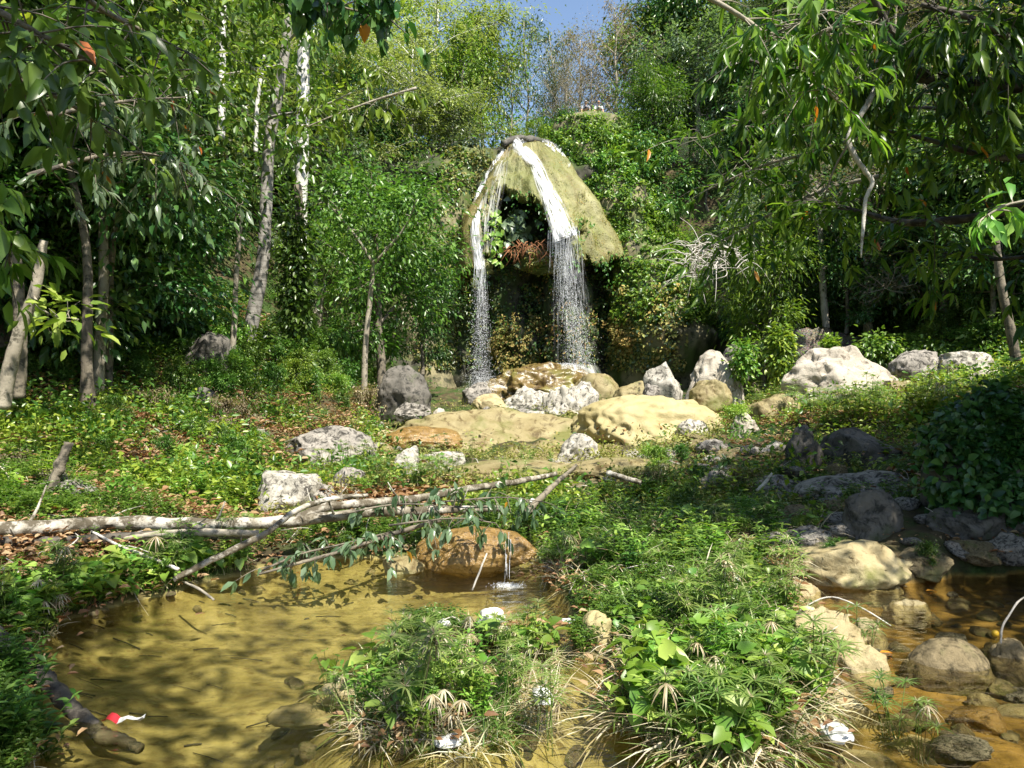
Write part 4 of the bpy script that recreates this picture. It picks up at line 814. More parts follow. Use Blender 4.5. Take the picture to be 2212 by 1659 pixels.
def where(base, u, v):
    k = min(LM, key=lambda q: math.hypot(q[0]-u, q[1]-v)); du, dv = u-k[0], v-k[1]
    if math.hypot(du, dv) < 24: rel = 'right beside'
    elif abs(du) > abs(dv)*1.6: rel = 'right of' if du > 0 else 'left of'
    elif abs(dv) > abs(du)*1.6: rel = 'below' if dv > 0 else 'above'
    else: rel = ('below' if dv > 0 else 'above')+(' and right of' if du > 0 else ' and left of')
    far = 'just ' if 24 <= math.hypot(du, dv) < 55 else ('well ' if math.hypot(du, dv) > 100 else '')
    return f'{base} {far}{rel} {k[2]}'
def wlab(base, b, dz=.15):
    return where(base, 1106+b[0]/b[1]*F, 829.5-(b[2]+dz-CAMZ)/b[1]*F)
FR = np.random.default_rng(12)
def forest(u0, u1, v0, v1, su, sv, kinds, hr, side, dmin=20, dmax=62, jit=.4):
    for vi in np.arange(v0, v1, sv):
        for ui in np.arange(u0, u1, su):
            u = ui+FR.normal()*su*jit; v = vi+FR.normal()*sv*jit; b = G(u, v, 75, dmin)
            if b[1] > dmax: continue
            k = kinds[FR.integers(len(kinds))]; h = FR.uniform(*hr)
            vt = 829.5-(b[2]+h-CAMZ)/b[1]*F
            hw = h/T[k]['_h']*T[k]['_w']*1.15/b[1]*F
            if b[1] < 29.5 and 500 < u+hw and u-hw < 680: continue
            if b[1] < 47.5 and (u+hw*.85 > 985 and u-hw*.85 < 1430): continue
            if b[1] < 47 and vt < 700 and (u+hw*.85 > 1330 and u-hw*.85 < 1530): continue
            if b[1] >= 46 and abs(u-1170) < 90+hw*.9 and vt < 240: continue
            nm = {'round': 'round crowned green', 'round2': 'dark green', 'olive': 'pale olive feathery', 'yellow': 'yellow green', 'grey': 'grey green glossy', 'airy': 'thin airy', 'bare': 'brownish twiggy', 'long': 'long leaved drooping', 'dark': 'low deep green shaded'}[k]
            s = h/T[k]['_h']; copy_thing(T[k], b, FR.uniform(0, 6.28), (s*FR.uniform(.9, 1.2),)*2+(s,), where(f'{nm} tree', u, max(vt, 10)), 'tree', f'{nm} trees on the {side} hillside')
forest(-150, 1000, 120, 800, 135, 95, ['round', 'round2', 'olive', 'yellow', 'grey', 'dark', 'olive'], (6, 10), 'left', dmin=23)
forest(-250, 500, 560, 830, 95, 60, ['round2', 'dark', 'dark', 'round'], (5, 8.5), 'left', dmin=17, dmax=30)
forest(1400, 2400, 120, 740, 135, 95, ['round2', 'grey', 'round', 'long', 'bare', 'dark'], (6, 10), 'right', dmin=25)
forest(1560, 2500, 500, 760, 150, 80, ['long', 'dark', 'round2'], (5, 8), 'right', dmin=24, dmax=36)
for u, d, vt, k in [(700, 56, -60, 'olive'), (800, 58, -140, 'yellow'), (560, 54, -120, 'round'), (420, 50, -150, 'grey'), (1500, 58, -120, 'round'), (1620, 56, -150, 'round2'), (1420, 62, 0, 'yellow'), (1000, 62, 60, 'round')]:
    ptree(k, u, d, vt, where('distant skyline tree', u, vt+100), group='skyline trees', wx=1.0)
# separate trunks that stand out
def trunk(path, rad, label, matk, branches=(), name='tree', n=40, sides=12, crown=None, rough=.12, cat='tree', crownkw=None):
    c = smooth_path([P(*q) for q in path], n); rr = np.interp(np.linspace(0, 1, n), np.linspace(0, 1, len(rad)), rad)
    root = thing(name, c[0], label, cat); g = Geo(); tube(g, c, rr, sides, rough=rough, seed=int(path[0][0]))
    r = np.random.default_rng(int(path[0][0])); tw = []
    for bp, br in branches:
        q = smooth_path([P(*x) for x in bp], 18); tube(g, q, np.linspace(br, br*.25, 18), 6, rough=.1); tw.append(q)
        for k in range(7):
            i = r.integers(5, 18); d = rdir(1, .2, r)[0]*r.uniform(.2, .7); e = smooth_path([q[i], q[i]+d*.5+r.normal(size=3)*.06, q[i]+d], 6); tube(g, e, np.linspace(br*.3, br*.1, 6), 4); tw.append(e)
    g.build('trunk', M[matk], root, smooth=True)
    if crown:
        kw = dict(L=.2, W=.45, n=60, spread=.35, kind='simple', droop=.5); kw.update(crownkw or {}); cg = Geo()
        for e in tw:
            m = kw['n']; t = r.uniform(.3, 1.05, m); idx = np.clip((t*(len(e)-1)).astype(int), 0, len(e)-1); off = r.normal(size=(m, 3))*kw['spread']
            Ls = kw['L']*r.uniform(.6, 1.3, m); leaves(cg, e[idx]+off, unit(off)+rdir(m, 0, r)*.4+[0, 0, -kw['droop']], rdir(m, 1.5, r), Ls, Ls*kw['W'], kw['kind'])
        cg.build('crown', M[crown], root)
    return root
trunk([(532, 760, 23.5), (545, 690, 23.5), (568, 560, 23.5), (575, 430, 23.5), (583, 300, 23.5), (602, 200, 23.5), (618, 90, 23.5), (630, -60, 23.5)], [.24, .215, .195, .18, .17, .15, .13, .11], 'tall leaning ring barked grey trunk left of centre', 'barkgrey',
      [([(560, 262, 23), (600, 250, 22.6), (680, 235, 22.2), (760, 200, 22)], .06), ([(604, 215, 23), (560, 160, 22), (500, 110, 21.5), (440, 60, 21)], .05), ([(610, 140, 23), (540, 150, 22), (470, 160, 21), (420, 155, 20.5)], .04), ([(615, 100, 23), (650, 60, 22.5), (720, 30, 22)], .05)], crown='yellow', crownkw=dict(n=14, spread=.35, L=.26, W=.4, kind='good'))
trunk([(640, 800, 29), (645, 600, 29), (650, 450, 29), (653, 300, 29), (655, 150, 29), (658, -80, 29)], [.26, .25, .25, .24, .23, .2], 'thick white barked trunk standing right of the grey one', 'barkwhite',
      [([(652, 330, 28.8), (620, 300, 28), (560, 290, 27.5)], .08), ([(656, 100, 29), (700, 60, 28.5), (770, 30, 28)], .08)], crown='green', crownkw=dict(n=40))
trunk([(478, 300, 31), (480, 150, 31), (484, -40, 31)], [.15, .14, .12], 'pale straight trunk at the top left among leaves', 'barkwhite')
trunk([(552, 330, 27), (556, 220, 27), (572, 120, 27)], [.08, .07, .06], 'slim white trunk just left of the grey leaning trunk', 'barkwhite')
trunk([(212, 855, 16.5), (216, 740, 16.5), (224, 600, 16.5), (222, 480, 16.5), (215, 350, 16.5), (205, 200, 16.5)], [.12, .11, .10, .085, .075, .05], 'slender speckled trunk of the left pair of trees', 'barkpale', [([(222, 500, 16.5), (260, 400, 16), (300, 320, 15.5)], .05), ([(216, 380, 16.5), (150, 300, 16), (90, 240, 15.5)], .05)], crown='deep', crownkw=dict(n=70, spread=.55, L=.24, kind='good'))
trunk([(232, 858, 17), (234, 740, 17), (236, 600, 17), (246, 480, 17), (262, 330, 17)], [.11, .10, .09, .08, .05], 'brown trunk of the left pair of trees, behind the speckled one', 'bark', [([(246, 470, 17), (330, 420, 16.5), (420, 400, 16)], .05), ([(255, 380, 17), (200, 280, 16), (120, 200, 15)], .05)], crown='deep', crownkw=dict(n=70, spread=.6, L=.24, kind='good'))
trunk([(4, 882, 12), (20, 800, 12), (45, 710, 12), (72, 640, 12), (95, 520, 12)], [.12, .105, .09, .08, .06], 'leaning pale trunk at the far left edge', 'barkpale', [([(72, 640, 12), (110, 680, 10.5), (170, 690, 9.6)], .02)], crown='bright', crownkw=dict(n=10, spread=.16, L=.2, W=.42, kind='good', droop=.2))
trunk([(40, 860, 13), (44, 760, 13), (40, 640, 13), (30, 500, 13)], [.11, .1, .09, .08], 'dark trunk behind the leaning pale one at far left', 'bark')
trunk([(156, 822, 18), (157, 770, 18), (160, 728, 18)], [.12, .11, .10], 'short broken brown trunk between the left trees', 'bark', name='dead_tree', cat='dead tree')
trunk([(500, 800, 21.5), (506, 700, 21.5), (510, 600, 21.5), (516, 520, 21.5), (522, 460, 21.5)], [.085, .08, .07, .07, .05], 'thin pale trunk left of the tall grey one', 'barkpale', [([(516, 515, 21.5), (508, 480, 21.4), (514, 440, 21.3)], .045)], crown='green', crownkw=dict(n=40))
trunk([(632, 800, 24), (640, 700, 24), (648, 560, 24), (644, 400, 24)], [.2, .19, .17, .12], 'dark trunk wrapped in climbing leaves', 'bark')
trunk([(786, 860, 27), (790, 740, 27), (800, 640, 27), (808, 560, 27)], [.12, .10, .09, .08], 'forked greyish trunk under the broad leafy tree', 'barkpale', [([(806, 570, 27), (775, 520, 26.8), (735, 470, 26.5), (700, 430, 26)], .07), ([(806, 570, 27), (835, 540, 26.8), (880, 480, 26.5), (900, 430, 26)], .06)], crown='green', crownkw=dict(n=110, spread=.8))
trunk([(1785, 712, 29.5), (1779, 640, 29.5), (1774, 560, 29.5), (1770, 480, 29.5), (1768, 400, 29.5)], [.14, .13, .12, .11, .09], 'straight speckled trunk behind the stone wall', 'barkpale', [([(1772, 480, 29.5), (1820, 420, 29), (1880, 380, 28.5)], .06), ([(1770, 440, 29.5), (1700, 380, 29), (1650, 340, 28.5)], .06)], crown='grey', crownkw=dict(n=60))
trunk([(2196, 780, 16), (2180, 700, 16), (2160, 600, 16), (2150, 500, 16)], [.1, .09, .08, .07], 'leaning dark trunk at the right edge behind the bushes', 'bark')
# climbing leaves on the wrapped trunk and forked trunk
def leafball(name, cpts, n, L, mats, label, cat, seed, kind='good', W=.5, droop=.6, grp=None):
    r = np.random.default_rng(seed); g = Geo(); cp = np.array([c[:3] for c in cpts]); sp = np.array([c[3:] for c in cpts]); k = r.integers(0, len(cp), n); off = r.normal(size=(n, 3))*sp[k]*.55
    mi = r.choice(len(mats), n); Ls = L*r.uniform(.6, 1.3, n); D = unit(off)+rdir(n, 0, r)*.5+[0, 0, -droop]; N = rdir(n, 1.4, r)
    for m in range(len(mats)):
        q = mi == m; leaves(g, (cp[k]+off)[q], D[q], N[q], Ls[q], Ls[q]*W, kind, m)
    return tag(g.build(name, [M[m] for m in mats]), label, cat, grp)
leafball('climber', [(*P(640+8*math.sin(v*.05), v, 23.6), .45, .35, .7) for v in range(480, 830, 40)], 2600, .2, ['deep', 'green', 'green'], 'climbing leaves wrapping the dark trunk', 'climber', 201)
leafball('climber', [(*P(535, v, 22.5), .5, .4, .5) for v in range(740, 880, 30)], 1500, .18, ['green', 'bright'], 'bright leaves around the foot of the tall grey trunk', 'climber', 202)
leafball('vine_clump', [(*P(1685+6*math.sin(v), v, 25.5), .38, .3, .4) for v in range(725, 815, 15)], 1500, .17, ['yellow', 'bright', 'green'], 'bright vine clump hanging left of the stone wall', 'vines', 203)
leafball('vine_clump', [(*P(1605, v, 24.6), .3, .3, .35) for v in range(755, 815, 15)], 900, .15, ['yellow', 'bright', 'green'], 'bright climbing vine over the right of the smooth white boulder', 'vines', 204)
leafball('vine_clump', [(*P(1795, 748, 27.2), .22, .2, .3)], 700, .14, ['bright', 'yellow'], 'small vine on the right corner of the stone wall', 'vines', 205)
leafball('bush', [(*P(u, v, 24.5), .6, .5, .4) for u, v in [(1880, 760), (1930, 770), (1975, 775), (1950, 800), (2010, 760), (2050, 770), (1900, 745)]], 2600, .17, ['bright', 'green', 'green'], 'leafy bush behind the huge sunlit boulder', 'bush', 206)
leafball('bush', [(*P(u, v, 24), .6, .5, .5) for u, v in [(2120, 740), (2160, 720), (2190, 745), (2140, 770)]], 1500, .18, ['bright', 'green'], 'bright bush in a patch of sun at the far right', 'bush', 207)
leafball('bush', [(*P(u, v, 19), .35, .4, .3) for u, v in [(2020, 830), (2060, 820), (2040, 850)]], 900, .12, ['yellow', 'moss', 'bright'], 'rounded yellowish bush at the right edge of the sunny meadow', 'bush', 208)
leafcoat('ivy', *MOUND, 13000, .115, ['deep', 'deep', 'green'], 'dark ivy covering the tall shaded bank rock', 'ivy', 209, lambda c: (c[:, 2] > 1.2)*1.+(c[:, 2] > .5)*.35, .25, 'good', .7)
leafcoat('knoll_plants', bV, bQ, 5200, .22, ['yellow', 'bright', 'green'], 'light green shrubs on the knoll below the lookout rock', 'shrub', 210, inw(1200, 1370, 250, 430), .6)
PR2 = random.Random(8)
def pshrub(k, u, v, hpx, label, dmin=3, grp=None):
    b = G(u, v, 60, dmin); s = hpx/F*b[1]/T[k]['_h']; return copy_thing(T[k], b-[0, 0, .1*s], PR2.uniform(0, 6.3), s, where('dried brown bush' if k == 'drymound' else ('bright '*(k == 'shrub2'))+label.split(' in ')[0].split(' on ')[0].split(' at ')[0], u, v-hpx*.4), 'dry bush' if k == 'drymound' else 'shrub', grp)
r_ = np.random.default_rng(33)
for i in range(46):
    u = r_.uniform(380, 900); v = r_.uniform(730, 870); pshrub(PR2.choice(['shrub', 'shrub', 'shrub2']), u, v, r_.uniform(45, 100), 'leafy shrub in the undergrowth between the grey trunk and the waterfall', 12, 'undergrowth shrubs left of the waterfall')
for i in range(26):
    u = r_.uniform(-20, 480); v = r_.uniform(700, 850); pshrub('shrub', u, v, r_.uniform(40, 80), 'shaded shrub on the floor of the left forest', 12, 'shrubs on the left forest floor')
for i in range(34):
    u = r_.uniform(1440, 2230); v = r_.uniform(690, 780); pshrub(PR2.choice(['shrub', 'shrub2', 'shrub']), u, v, r_.uniform(45, 95), 'shrub at the dark foot of the right forest', 22, 'shrubs at the foot of the right forest')

for i in range(30):
    u = r_.uniform(0, 820); v = r_.uniform(880, 1085)
    if 560 < u < 720 and v > 1000: continue
    pshrub(PR2.choice(['shrub', 'shrub2', 'shrub', 'drymound']), u, v, r_.uniform(32, 75), 'low leafy bush on the left bank', 6, 'low bushes on the left bank')
for i in range(34):
    u = r_.uniform(1400, 2200); v = r_.uniform(930, 1230)
    if 1690 < u < 2010 and v < 1120: continue
    pshrub(PR2.choice(['shrub', 'shrub', 'shrub2', 'drymound']), u, v, r_.uniform(35, 80), 'low leafy bush on the right bank', 6, 'low bushes on the right bank')
# ---------------------------------------------------------------- overhanging foreground branches
def bough(name, limbs, twigs, leafm, barkm, label, L, W, per, seed, kind='good', droop=.8, spread=.1, tl=(.25, .6), ends=None, gap=.0):
    """limbs: list of ([(u,v,d)...], r0, r1); twigs: number of leafy twigs per limb"""
    r = np.random.default_rng(seed); g = Geo(); cg = Geo(); b = P(*limbs[0][0][0]); root = thing(name, b, label, 'branch'); PL, DL = [], []
    for (pth, ra, rb), nt in zip(limbs, twigs):
        c = smooth_path([P(*q) for q in pth], 30); tube(g, c, np.linspace(ra, rb, 30), 8, rough=.25, seed=seed)
        for k in range(nt):
            i = r.integers(3, 30); ln = r.uniform(*tl); d = unit(r.normal(size=3)*[1, 1, .6]+[0, 0, -.15]); e = c[i]+d*ln+[0, 0, -.15*ln]; q = smooth_path([c[i], c[i]+d*ln*.55, e], 7); tube(g, q, np.linspace(.006, .002, 7)*(1+rb*10), 4, cap=False)
            m = int(per*r.uniform(.6, 1.4)); t = np.concatenate([r.uniform(.3, 1, m//2), np.ones(m-m//2)]); idx = (t*6).astype(int); tg = unit(q[np.minimum(idx+1, 6)]-q[np.maximum(idx-1, 0)])
            PL.append(q[idx]+r.normal(size=(m, 3))*.012); DL.append(tg*.7+rdir(m, 0, r)*.85+[0, 0, -droop])
    root_t = g.build('limb', M[barkm], root, smooth=True)
    if PL:
        PL = np.concatenate(PL); DL = np.concatenate(DL); n = len(PL); Ls = L*r.uniform(.55, 1.2, n); N = rdir(n, 1.2, r); mi = (r.random(n) < .006).astype(int)
        for k in (0, 1):
            q = mi == k; leaves(cg, PL[q], DL[q], N[q], Ls[q], Ls[q]*W, kind, k, droop=.22)
        cg.build('leaves', [M[leafm], M['orange']], root)
    return root
bough('overhanging_branch', [([(2260, 175, 7.5), (2150, 185, 7.6), (2000, 168, 7.8), (1880, 140, 8), (1830, 170, 8.2)], .10, .03), ([(2000, 168, 7.8), (1960, 110, 7.4), (1920, 60, 7), (1880, -20, 6.8)], .04, .03), ([(1900, 145, 8), (1800, 160, 7.6), (1700, 150, 7.2), (1620, 130, 7)], .03, .01), ([(2212, 100, 6.5), (2100, 40, 6.5), (1990, 10, 6.5)], .03, .02)], [38, 24, 36, 36], 'mango', 'darklog', 'thick dark overhanging limb with long drooping leaves at the upper right', .23, .22, 13, 301, tl=(.3, .9))
bough('overhanging_branch', [([(1500, -20, 5.5), (1600, 35, 5.6), (1690, 105, 5.7), (1740, 150, 5.8), (1830, 240, 6)], .02, .008), ([(1700, 110, 5.7), (1760, 80, 5.6), (1850, 40, 5.5)], .012, .008), ([(1600, 110, 6), (1700, 60, 5.6), (1800, 20, 5.5)], .01, .006)], [18, 20, 20], 'mango', 'barkpale', 'slim pale branch slanting down from the top with fresh long leaves', .2, .22, 9, 302, tl=(.2, .5))
bough('overhanging_branch', [([(2300, 330, 7.5), (2150, 340, 7.6), (2000, 300, 8), (1850, 270, 8.5)], .04, .01), ([(2300, 420, 8), (2100, 470, 8.5), (1950, 480, 9), (1850, 455, 9.5), (1740, 430, 10)], .06, .02), ([(2300, 260, 8), (2100, 240, 9), (1900, 230, 9.5), (1700, 260, 10)], .03, .01), ([(2300, 540, 8), (2150, 560, 9), (2000, 540, 10)], .03, .01)], [24, 30, 26, 18], 'mango', 'darklog', 'shaded mass of long leaved branches filling the right side', .24, .25, 13, 303, tl=(.4, 1.0), droop=.4)
bough('overhanging_branch', [([(1850, 300, 10), (1750, 330, 10.5), (1640, 360, 11), (1550, 400, 11.5)], .03, .01), ([(1900, 380, 10), (1780, 410, 10.5), (1650, 470, 11), (1560, 520, 11.5)], .03, .01), ([(1900, 200, 10), (1780, 210, 10.5), (1640, 250, 11), (1520, 300, 12)], .03, .01)], [34, 32, 34], 'mango', 'barkpale', 'sunlit long leaved branch reaching left towards the vine curtain', .24, .25, 12, 304, tl=(.4, 1.1), droop=.45)
log([(1905, 150, 7.4), (1882, 210, 7.3), (1850, 265, 7.2), (1832, 300, 7.2), (1842, 330, 7.2), (1868, 368, 7.2), (1884, 392, 7.2), (1870, 430, 7.2), (1866, 470, 7.2), (1862, 520, 7.2), (1860, 556, 7.2)], [.028, .026, .027, .025, .024, .026, .022, .02, .018, .016, .006], 'crooked bare white branch hanging down at the right', matk='twig', name='hanging_branch', cat='branch', n=60, stubs=3)
log([(1845, 290, 7.3), (1800, 370, 7.4), (1780, 430, 7.5)], [.014, .01, .006], 'thin dark twig hanging left of the crooked white branch', matk='bark', name='hanging_branch', cat='branch', n=20, stubs=2)
bough('overhanging_branch', [([(2330, 420, 4.2), (2240, 430, 4.2), (2170, 445, 4.2), (2110, 480, 4.2)], .012, .004)], [9], 'bright', 'barkpale', 'bright fresh leafy spray poking in at the right edge', .15, .34, 6, 305, tl=(.08, .22), droop=.9)
bough('overhanging_branch', [([(-80, -20, 3.6), (60, 60, 3.7), (170, 120, 3.9), (250, 170, 4.1)], .02, .006), ([(-80, 120, 4), (60, 180, 4.2), (160, 230, 4.4), (240, 290, 4.6)], .02, .006), ([(120, -60, 4), (220, 20, 4.3), (330, 80, 4.6), (420, 150, 5)], .02, .006)], [22, 22, 16], 'green', 'bark', 'big leaved branch filling the top left corner', .17, .38, 6, 306, tl=(.15, .5))
bough('overhanging_branch', [([(-120, 380, 3.6), (-40, 430, 3.7), (10, 500, 3.8), (20, 600, 3.9)], .012, .004)], [15], 'bright', 'bark', 'translucent green leaves hanging at the left edge', .16, .4, 7, 307, tl=(.06, .2))
bough('overhanging_branch', [([(60, 380, 9), (200, 340, 9.5), (300, 330, 10), (380, 350, 10.5), (440, 400, 11)], .03, .008), ([(100, 250, 9), (260, 220, 9.5), (400, 210, 10)], .03, .008)], [34, 30], 'grey', 'bark', 'glossy leaved branch in front of the left forest', .22, .3, 10, 308, tl=(.3, .9))
bough('overhanging_branch', [([(560, -60, 5.5), (640, -20, 5.6), (720, 10, 5.7), (800, 30, 5.8)], .02, .006), ([(620, -60, 5.2), (700, -30, 5.4), (790, -20, 5.6), (840, 40, 5.8)], .02, .006)], [22, 24], 'deep', 'bark', 'dark heart leaved spray hanging from the top left of centre', .11, .85, 9, 309, kind='heart', tl=(.12, .34), droop=1.3)
bough('leafy_spray', [([(900, 190, 16), (800, 220, 16), (720, 250, 16), (660, 275, 16)], .03, .01)], [16], 'yellow', 'barkpale', 'light green leaf spray right of the white trunk', .3, .42, 11, 310, tl=(.3, .8), droop=1.1)
bough('fallen_foliage', [([(560, 1235, 7.6), (640, 1200, 7.7), (740, 1175, 7.9), (840, 1150, 8.2)], .012, .006), ([(840, 1135, 8.2), (920, 1125, 8.1), (1000, 1120, 8), (1070, 1130, 8)], .012, .006), ([(900, 1090, 8.8), (1000, 1080, 8.9), (1100, 1075, 9.1), (1180, 1085, 9.2)], .012, .006), ([(740, 1110, 8.3), (850, 1090, 8.5), (980, 1095, 8.8)], .012, .006)], [28, 15, 20, 16], 'grey', 'bark', 'wilting grey green leaves of the fallen tree hanging over the pool', .135, .42, 7, 311, tl=(.12, .4), droop=.9)
# bleached bare twigs on the right slope
g = Geo(); r_ = np.random.default_rng(44)
for k in range(90):
    b = P(r_.uniform(1480, 1600), r_.uniform(520, 600), 27+r_.normal()); d = unit(r_.normal(size=3)*[1, .5, .8]+[-.5, 0, .1])*r_.uniform(.5, 1.5); q = smooth_path([b, b+d*.5+r_.normal(size=3)*.12, b+d+[0, 0, -.2]], 8); tube(g, q, np.linspace(.018, .005, 8), 4)
tag(g.build('bare_bush', M['twig']), 'bleached leafless bush on the right slope', 'bare bush')

# ---------------------------------------------------------------- two people on the lookout rock
def person(x, y, zf, shirt, vest, cap, capc, label, seed, facing=0.0):
    import bmesh
    root = thing('person', (x, y, zf), label, 'person'); skin = plain('skin', (.55, .33, .24), .5, .3, .05)
    # standing behind the rock, hips bent, hands down on the rock in front (-y is towards the camera)
    J = dict(pel=(0, .45, .92), ches=(0, .12, 1.22), neck=(0, -.02, 1.42), head=(0, -.06, 1.50),
             sl=(-.18, 0, 1.36), el=(-.27, -.12, 1.10), wl=(-.26, -.30, .90), hl=(-.26, -.38, .875),
             sr=(.18, 0, 1.36), er=(.27, -.12, 1.10), wr=(.26, -.30, .90), hr=(.26, -.38, .875),
             tl=(-.1, .46, .88), kl=(-.11, .40, .48), al=(-.11, .46, .08), fl=(-.12, .30, .03),
             tr=(.1, .46, .88), kr=(.11, .40, .48), ar=(.11, .46, .08), fr=(.12, .30, .03))
    Rr = dict(pel=.15, ches=.16, neck=.06, head=.06, sl=.065, el=.045, wl=.03, hl=.035, sr=.065, er=.045, wr=.03, hr=.035, tl=.09, kl=.06, al=.045, fl=.04, tr=.09, kr=.06, ar=.045, fr=.04)
    E = [('pel', 'ches'), ('ches', 'neck'), ('neck', 'head'), ('ches', 'sl'), ('sl', 'el'), ('el', 'wl'), ('wl', 'hl'), ('ches', 'sr'), ('sr', 'er'), ('er', 'wr'), ('wr', 'hr'), ('pel', 'tl'), ('tl', 'kl'), ('kl', 'al'), ('al', 'fl'), ('pel', 'tr'), ('tr', 'kr'), ('kr', 'ar'), ('ar', 'fr')]
    names = list(J); V = [J[n] for n in names]; Rd = [Rr[n] for n in names]; Ed = [(names.index(a), names.index(b)) for a, b in E]
    for s, hn in ((-1, 'hl'), (1, 'hr')):
        h = np.array(J[hn]); hi = names.index(hn)
        for k, (fx, fl) in enumerate([(-.03, .065), (-.01, .075), (.01, .07), (.03, .055)]):
            V += [tuple(h+[fx, -.04, .005]), tuple(h+[fx*1.3, -.04-fl*.6, .0]), tuple(h+[fx*1.4, -.04-fl, -.02])]; Rd += [.010, .009, .007]; n = len(V); Ed += [(hi, n-3), (n-3, n-2), (n-2, n-1)]
        V += [tuple(h+[-s*.045, -.01, 0]), tuple(h+[-s*.07, -.04, -.01])]; Rd += [.011, .009]; n = len(V); Ed += [(hi, n-2), (n-2, n-1)]
    me = bpy.data.meshes.new('body'); me.from_pydata(V, Ed, []); o = bpy.data.objects.new('body', me); COL.objects.link(o); o.parent = root
    md = o.modifiers.new('skin', 'SKIN'); 
    for i, sv in enumerate(me.skin_vertices[0].data): sv.radius = (Rd[i]*1.1, Rd[i]*1.1); sv.use_root = (i == 0)
    o.modifiers.new('sub', 'SUBSURF').levels = 1; o.modifiers['sub'].render_levels = 1; me.materials.append(skin)
    HV, HF = ICO[4]; hv = HV.copy(); hv = hv*[.078, .095, .115]; fr_ = HV[:, 1] < 0
    hv[:, 1] -= np.where(fr_, .022*np.exp(-((HV[:, 0]/.16)**2+((HV[:, 2]+.12)/.2)**2)), 0)          # nose
    hv[:, 1] += np.where(fr_, .012*np.exp(-(((np.abs(HV[:, 0])-.35)/.18)**2+((HV[:, 2]-.05)/.12)**2)), 0)   # eye sockets
    hv[:, 1] += np.where(fr_, .006*np.exp(-((HV[:, 0]/.3)**2+((HV[:, 2]+.45)/.06)**2)), 0)          # mouth line
    hv[:, 0] *= np.where(HV[:, 2] < 0, 1+HV[:, 2]*.22, 1); hc = np.array([0, -.10, 1.60])
    pos = np.array([x, y, zf]); g = Geo(); g.add(hv+hc+pos, HF)
    for s in (-1, 1): g.add(ICO[2][0]*[.014, .024, .032]+hc+[s*.078, .01, 0]+pos, ICO[2][1])
    g.build('head', skin, root, smooth=True)
    g = Geo(); m = HV[:, 2] > .18; cv = HV*[.088, .106, .125]; keepf = np.all(m[HF], axis=1); g.add(cv+hc+pos+[0, 0, .005], HF[keepf])
    vis = np.array([[a, -.09-.05*(1-(a/.07)**2), .035] for a in np.linspace(-.07, .07, 9)]); v2 = np.array([[a, -.07, .045] for a in np.linspace(-.07, .07, 9)]); i = np.arange(8)
    g.add(np.concatenate([vis, v2])+hc+pos, np.stack([i, i+1, i+10, i+9], -1)); g.build('cap', plain(cap, capc, .8), root, smooth=True)
    g = Geo(); a = np.linspace(-1.1, 1.1, 9); tube(g, np.stack([.075*np.sin(a), -.088*np.cos(a)-.008, 0*a+.012], -1)+hc+pos, .017, 6); g.build('sunglasses', plain('dark_lens', (.02, .02, .02), .15), root, smooth=True)
    # shirt: torso tube with short sleeves; darker open vest panel in front
    g = Geo(); c = np.array([[0, .47, .90], [0, .36, 1.02], [0, .2, 1.16], [0, .07, 1.3], [0, .0, 1.39], [0, -.02, 1.43]])+pos
    a = np.linspace(0, 2*np.pi, 20, endpoint=False); ring = np.array([.17, .175, .185, .2, .15, .075]); dpt = np.array([.12, .12, .125, .12, .09, .07])
    V = c[:, None]+np.stack([ring[:, None]*np.cos(a), dpt[:, None]*np.sin(a), .45*dpt[:, None]*np.sin(a)], -1)
    i = (np.arange(5)[:, None]*20+np.arange(20)[None]); j = np.arange(5)[:, None]*20+(np.arange(20)[None]+1) % 20; g.add(V.reshape(-1, 3), np.stack([i, j, j+20, i+20], -1).reshape(-1, 4))
    for s in (-1, 1): tube(g, np.array([[s*.14, .01, 1.385], [s*.19, -.0, 1.36], [s*.235, -.06, 1.24], [s*.25, -.085, 1.18]])+pos, [.07, .082, .072, .07], 12, cap=False)
    sh = g.build('shirt', plain(shirt[0], shirt[1], .85), root, smooth=True)
    g = Geo(); V = c[1:5, None]+np.stack([np.array([.09, .085, .075, .05])[:, None]*np.linspace(-1, 1, 7), -(dpt[1:5, None]+.012)*np.ones(7)*(1-.12*np.linspace(-1, 1, 7)**2), -.45*dpt[1:5, None]*np.ones(7)], -1)
    i = (np.arange(3)[:, None]*7+np.arange(6)[None]).ravel(); g.add(V.reshape(-1, 3), np.stack([i, i+1, i+8, i+7], -1)); g.build('chest_panel', plain(vest[0], vest[1], .85), sh, smooth=True).location = (0, 0, 0)
    for ch in sh.children: ch.data.transform(__import__('mathutils').Matrix.Translation((-x, -y, -zf)))
    g = Geo()
    for s in (-1, 1): tube(g, np.array([[s*.08, .47, .95], [s*.1, .46, .85], [s*.11, .42, .62], [s*.11, .40, .5]])+pos, [.13, .12, .095, .09], 12)
    g.build('shorts', plain('dark_shorts', (.04, .045, .06), .9), root, smooth=True)
    return root
def rock_top(x, y):
    k = np.argsort((LOOK[:, 0]-x)**2+(LOOK[:, 1]-y)**2+np.where(LOOK[:, 2] < LOOK[:, 2].mean(), 9, 0))[:6]; return LOOK[k, 2].max()
YP = LOOK[:, 1].mean()+.5; X1 = (1265-1106)/F*YP; X2 = (1293-1106)/F*YP
person(X1, YP, rock_top(X1, YP-.36)-.84, ('grey_shirt', (.27, .28, .31)), ('navy_cloth', (.02, .022, .045)), 'grey_cap', (.32, .33, .34), 'person in dark navy top and grey cap leaning on both hands on the lookout rock', 1)
person(X2, YP, rock_top(X2, YP-.36)-.84, ('pale_shirt', (.5, .52, .5)), ('taupe_cloth', (.16, .13, .14)), 'orange_cap', (.6, .33, .16), 'person in pale shirt and orange headwear leaning on both hands on the lookout rock', 2)

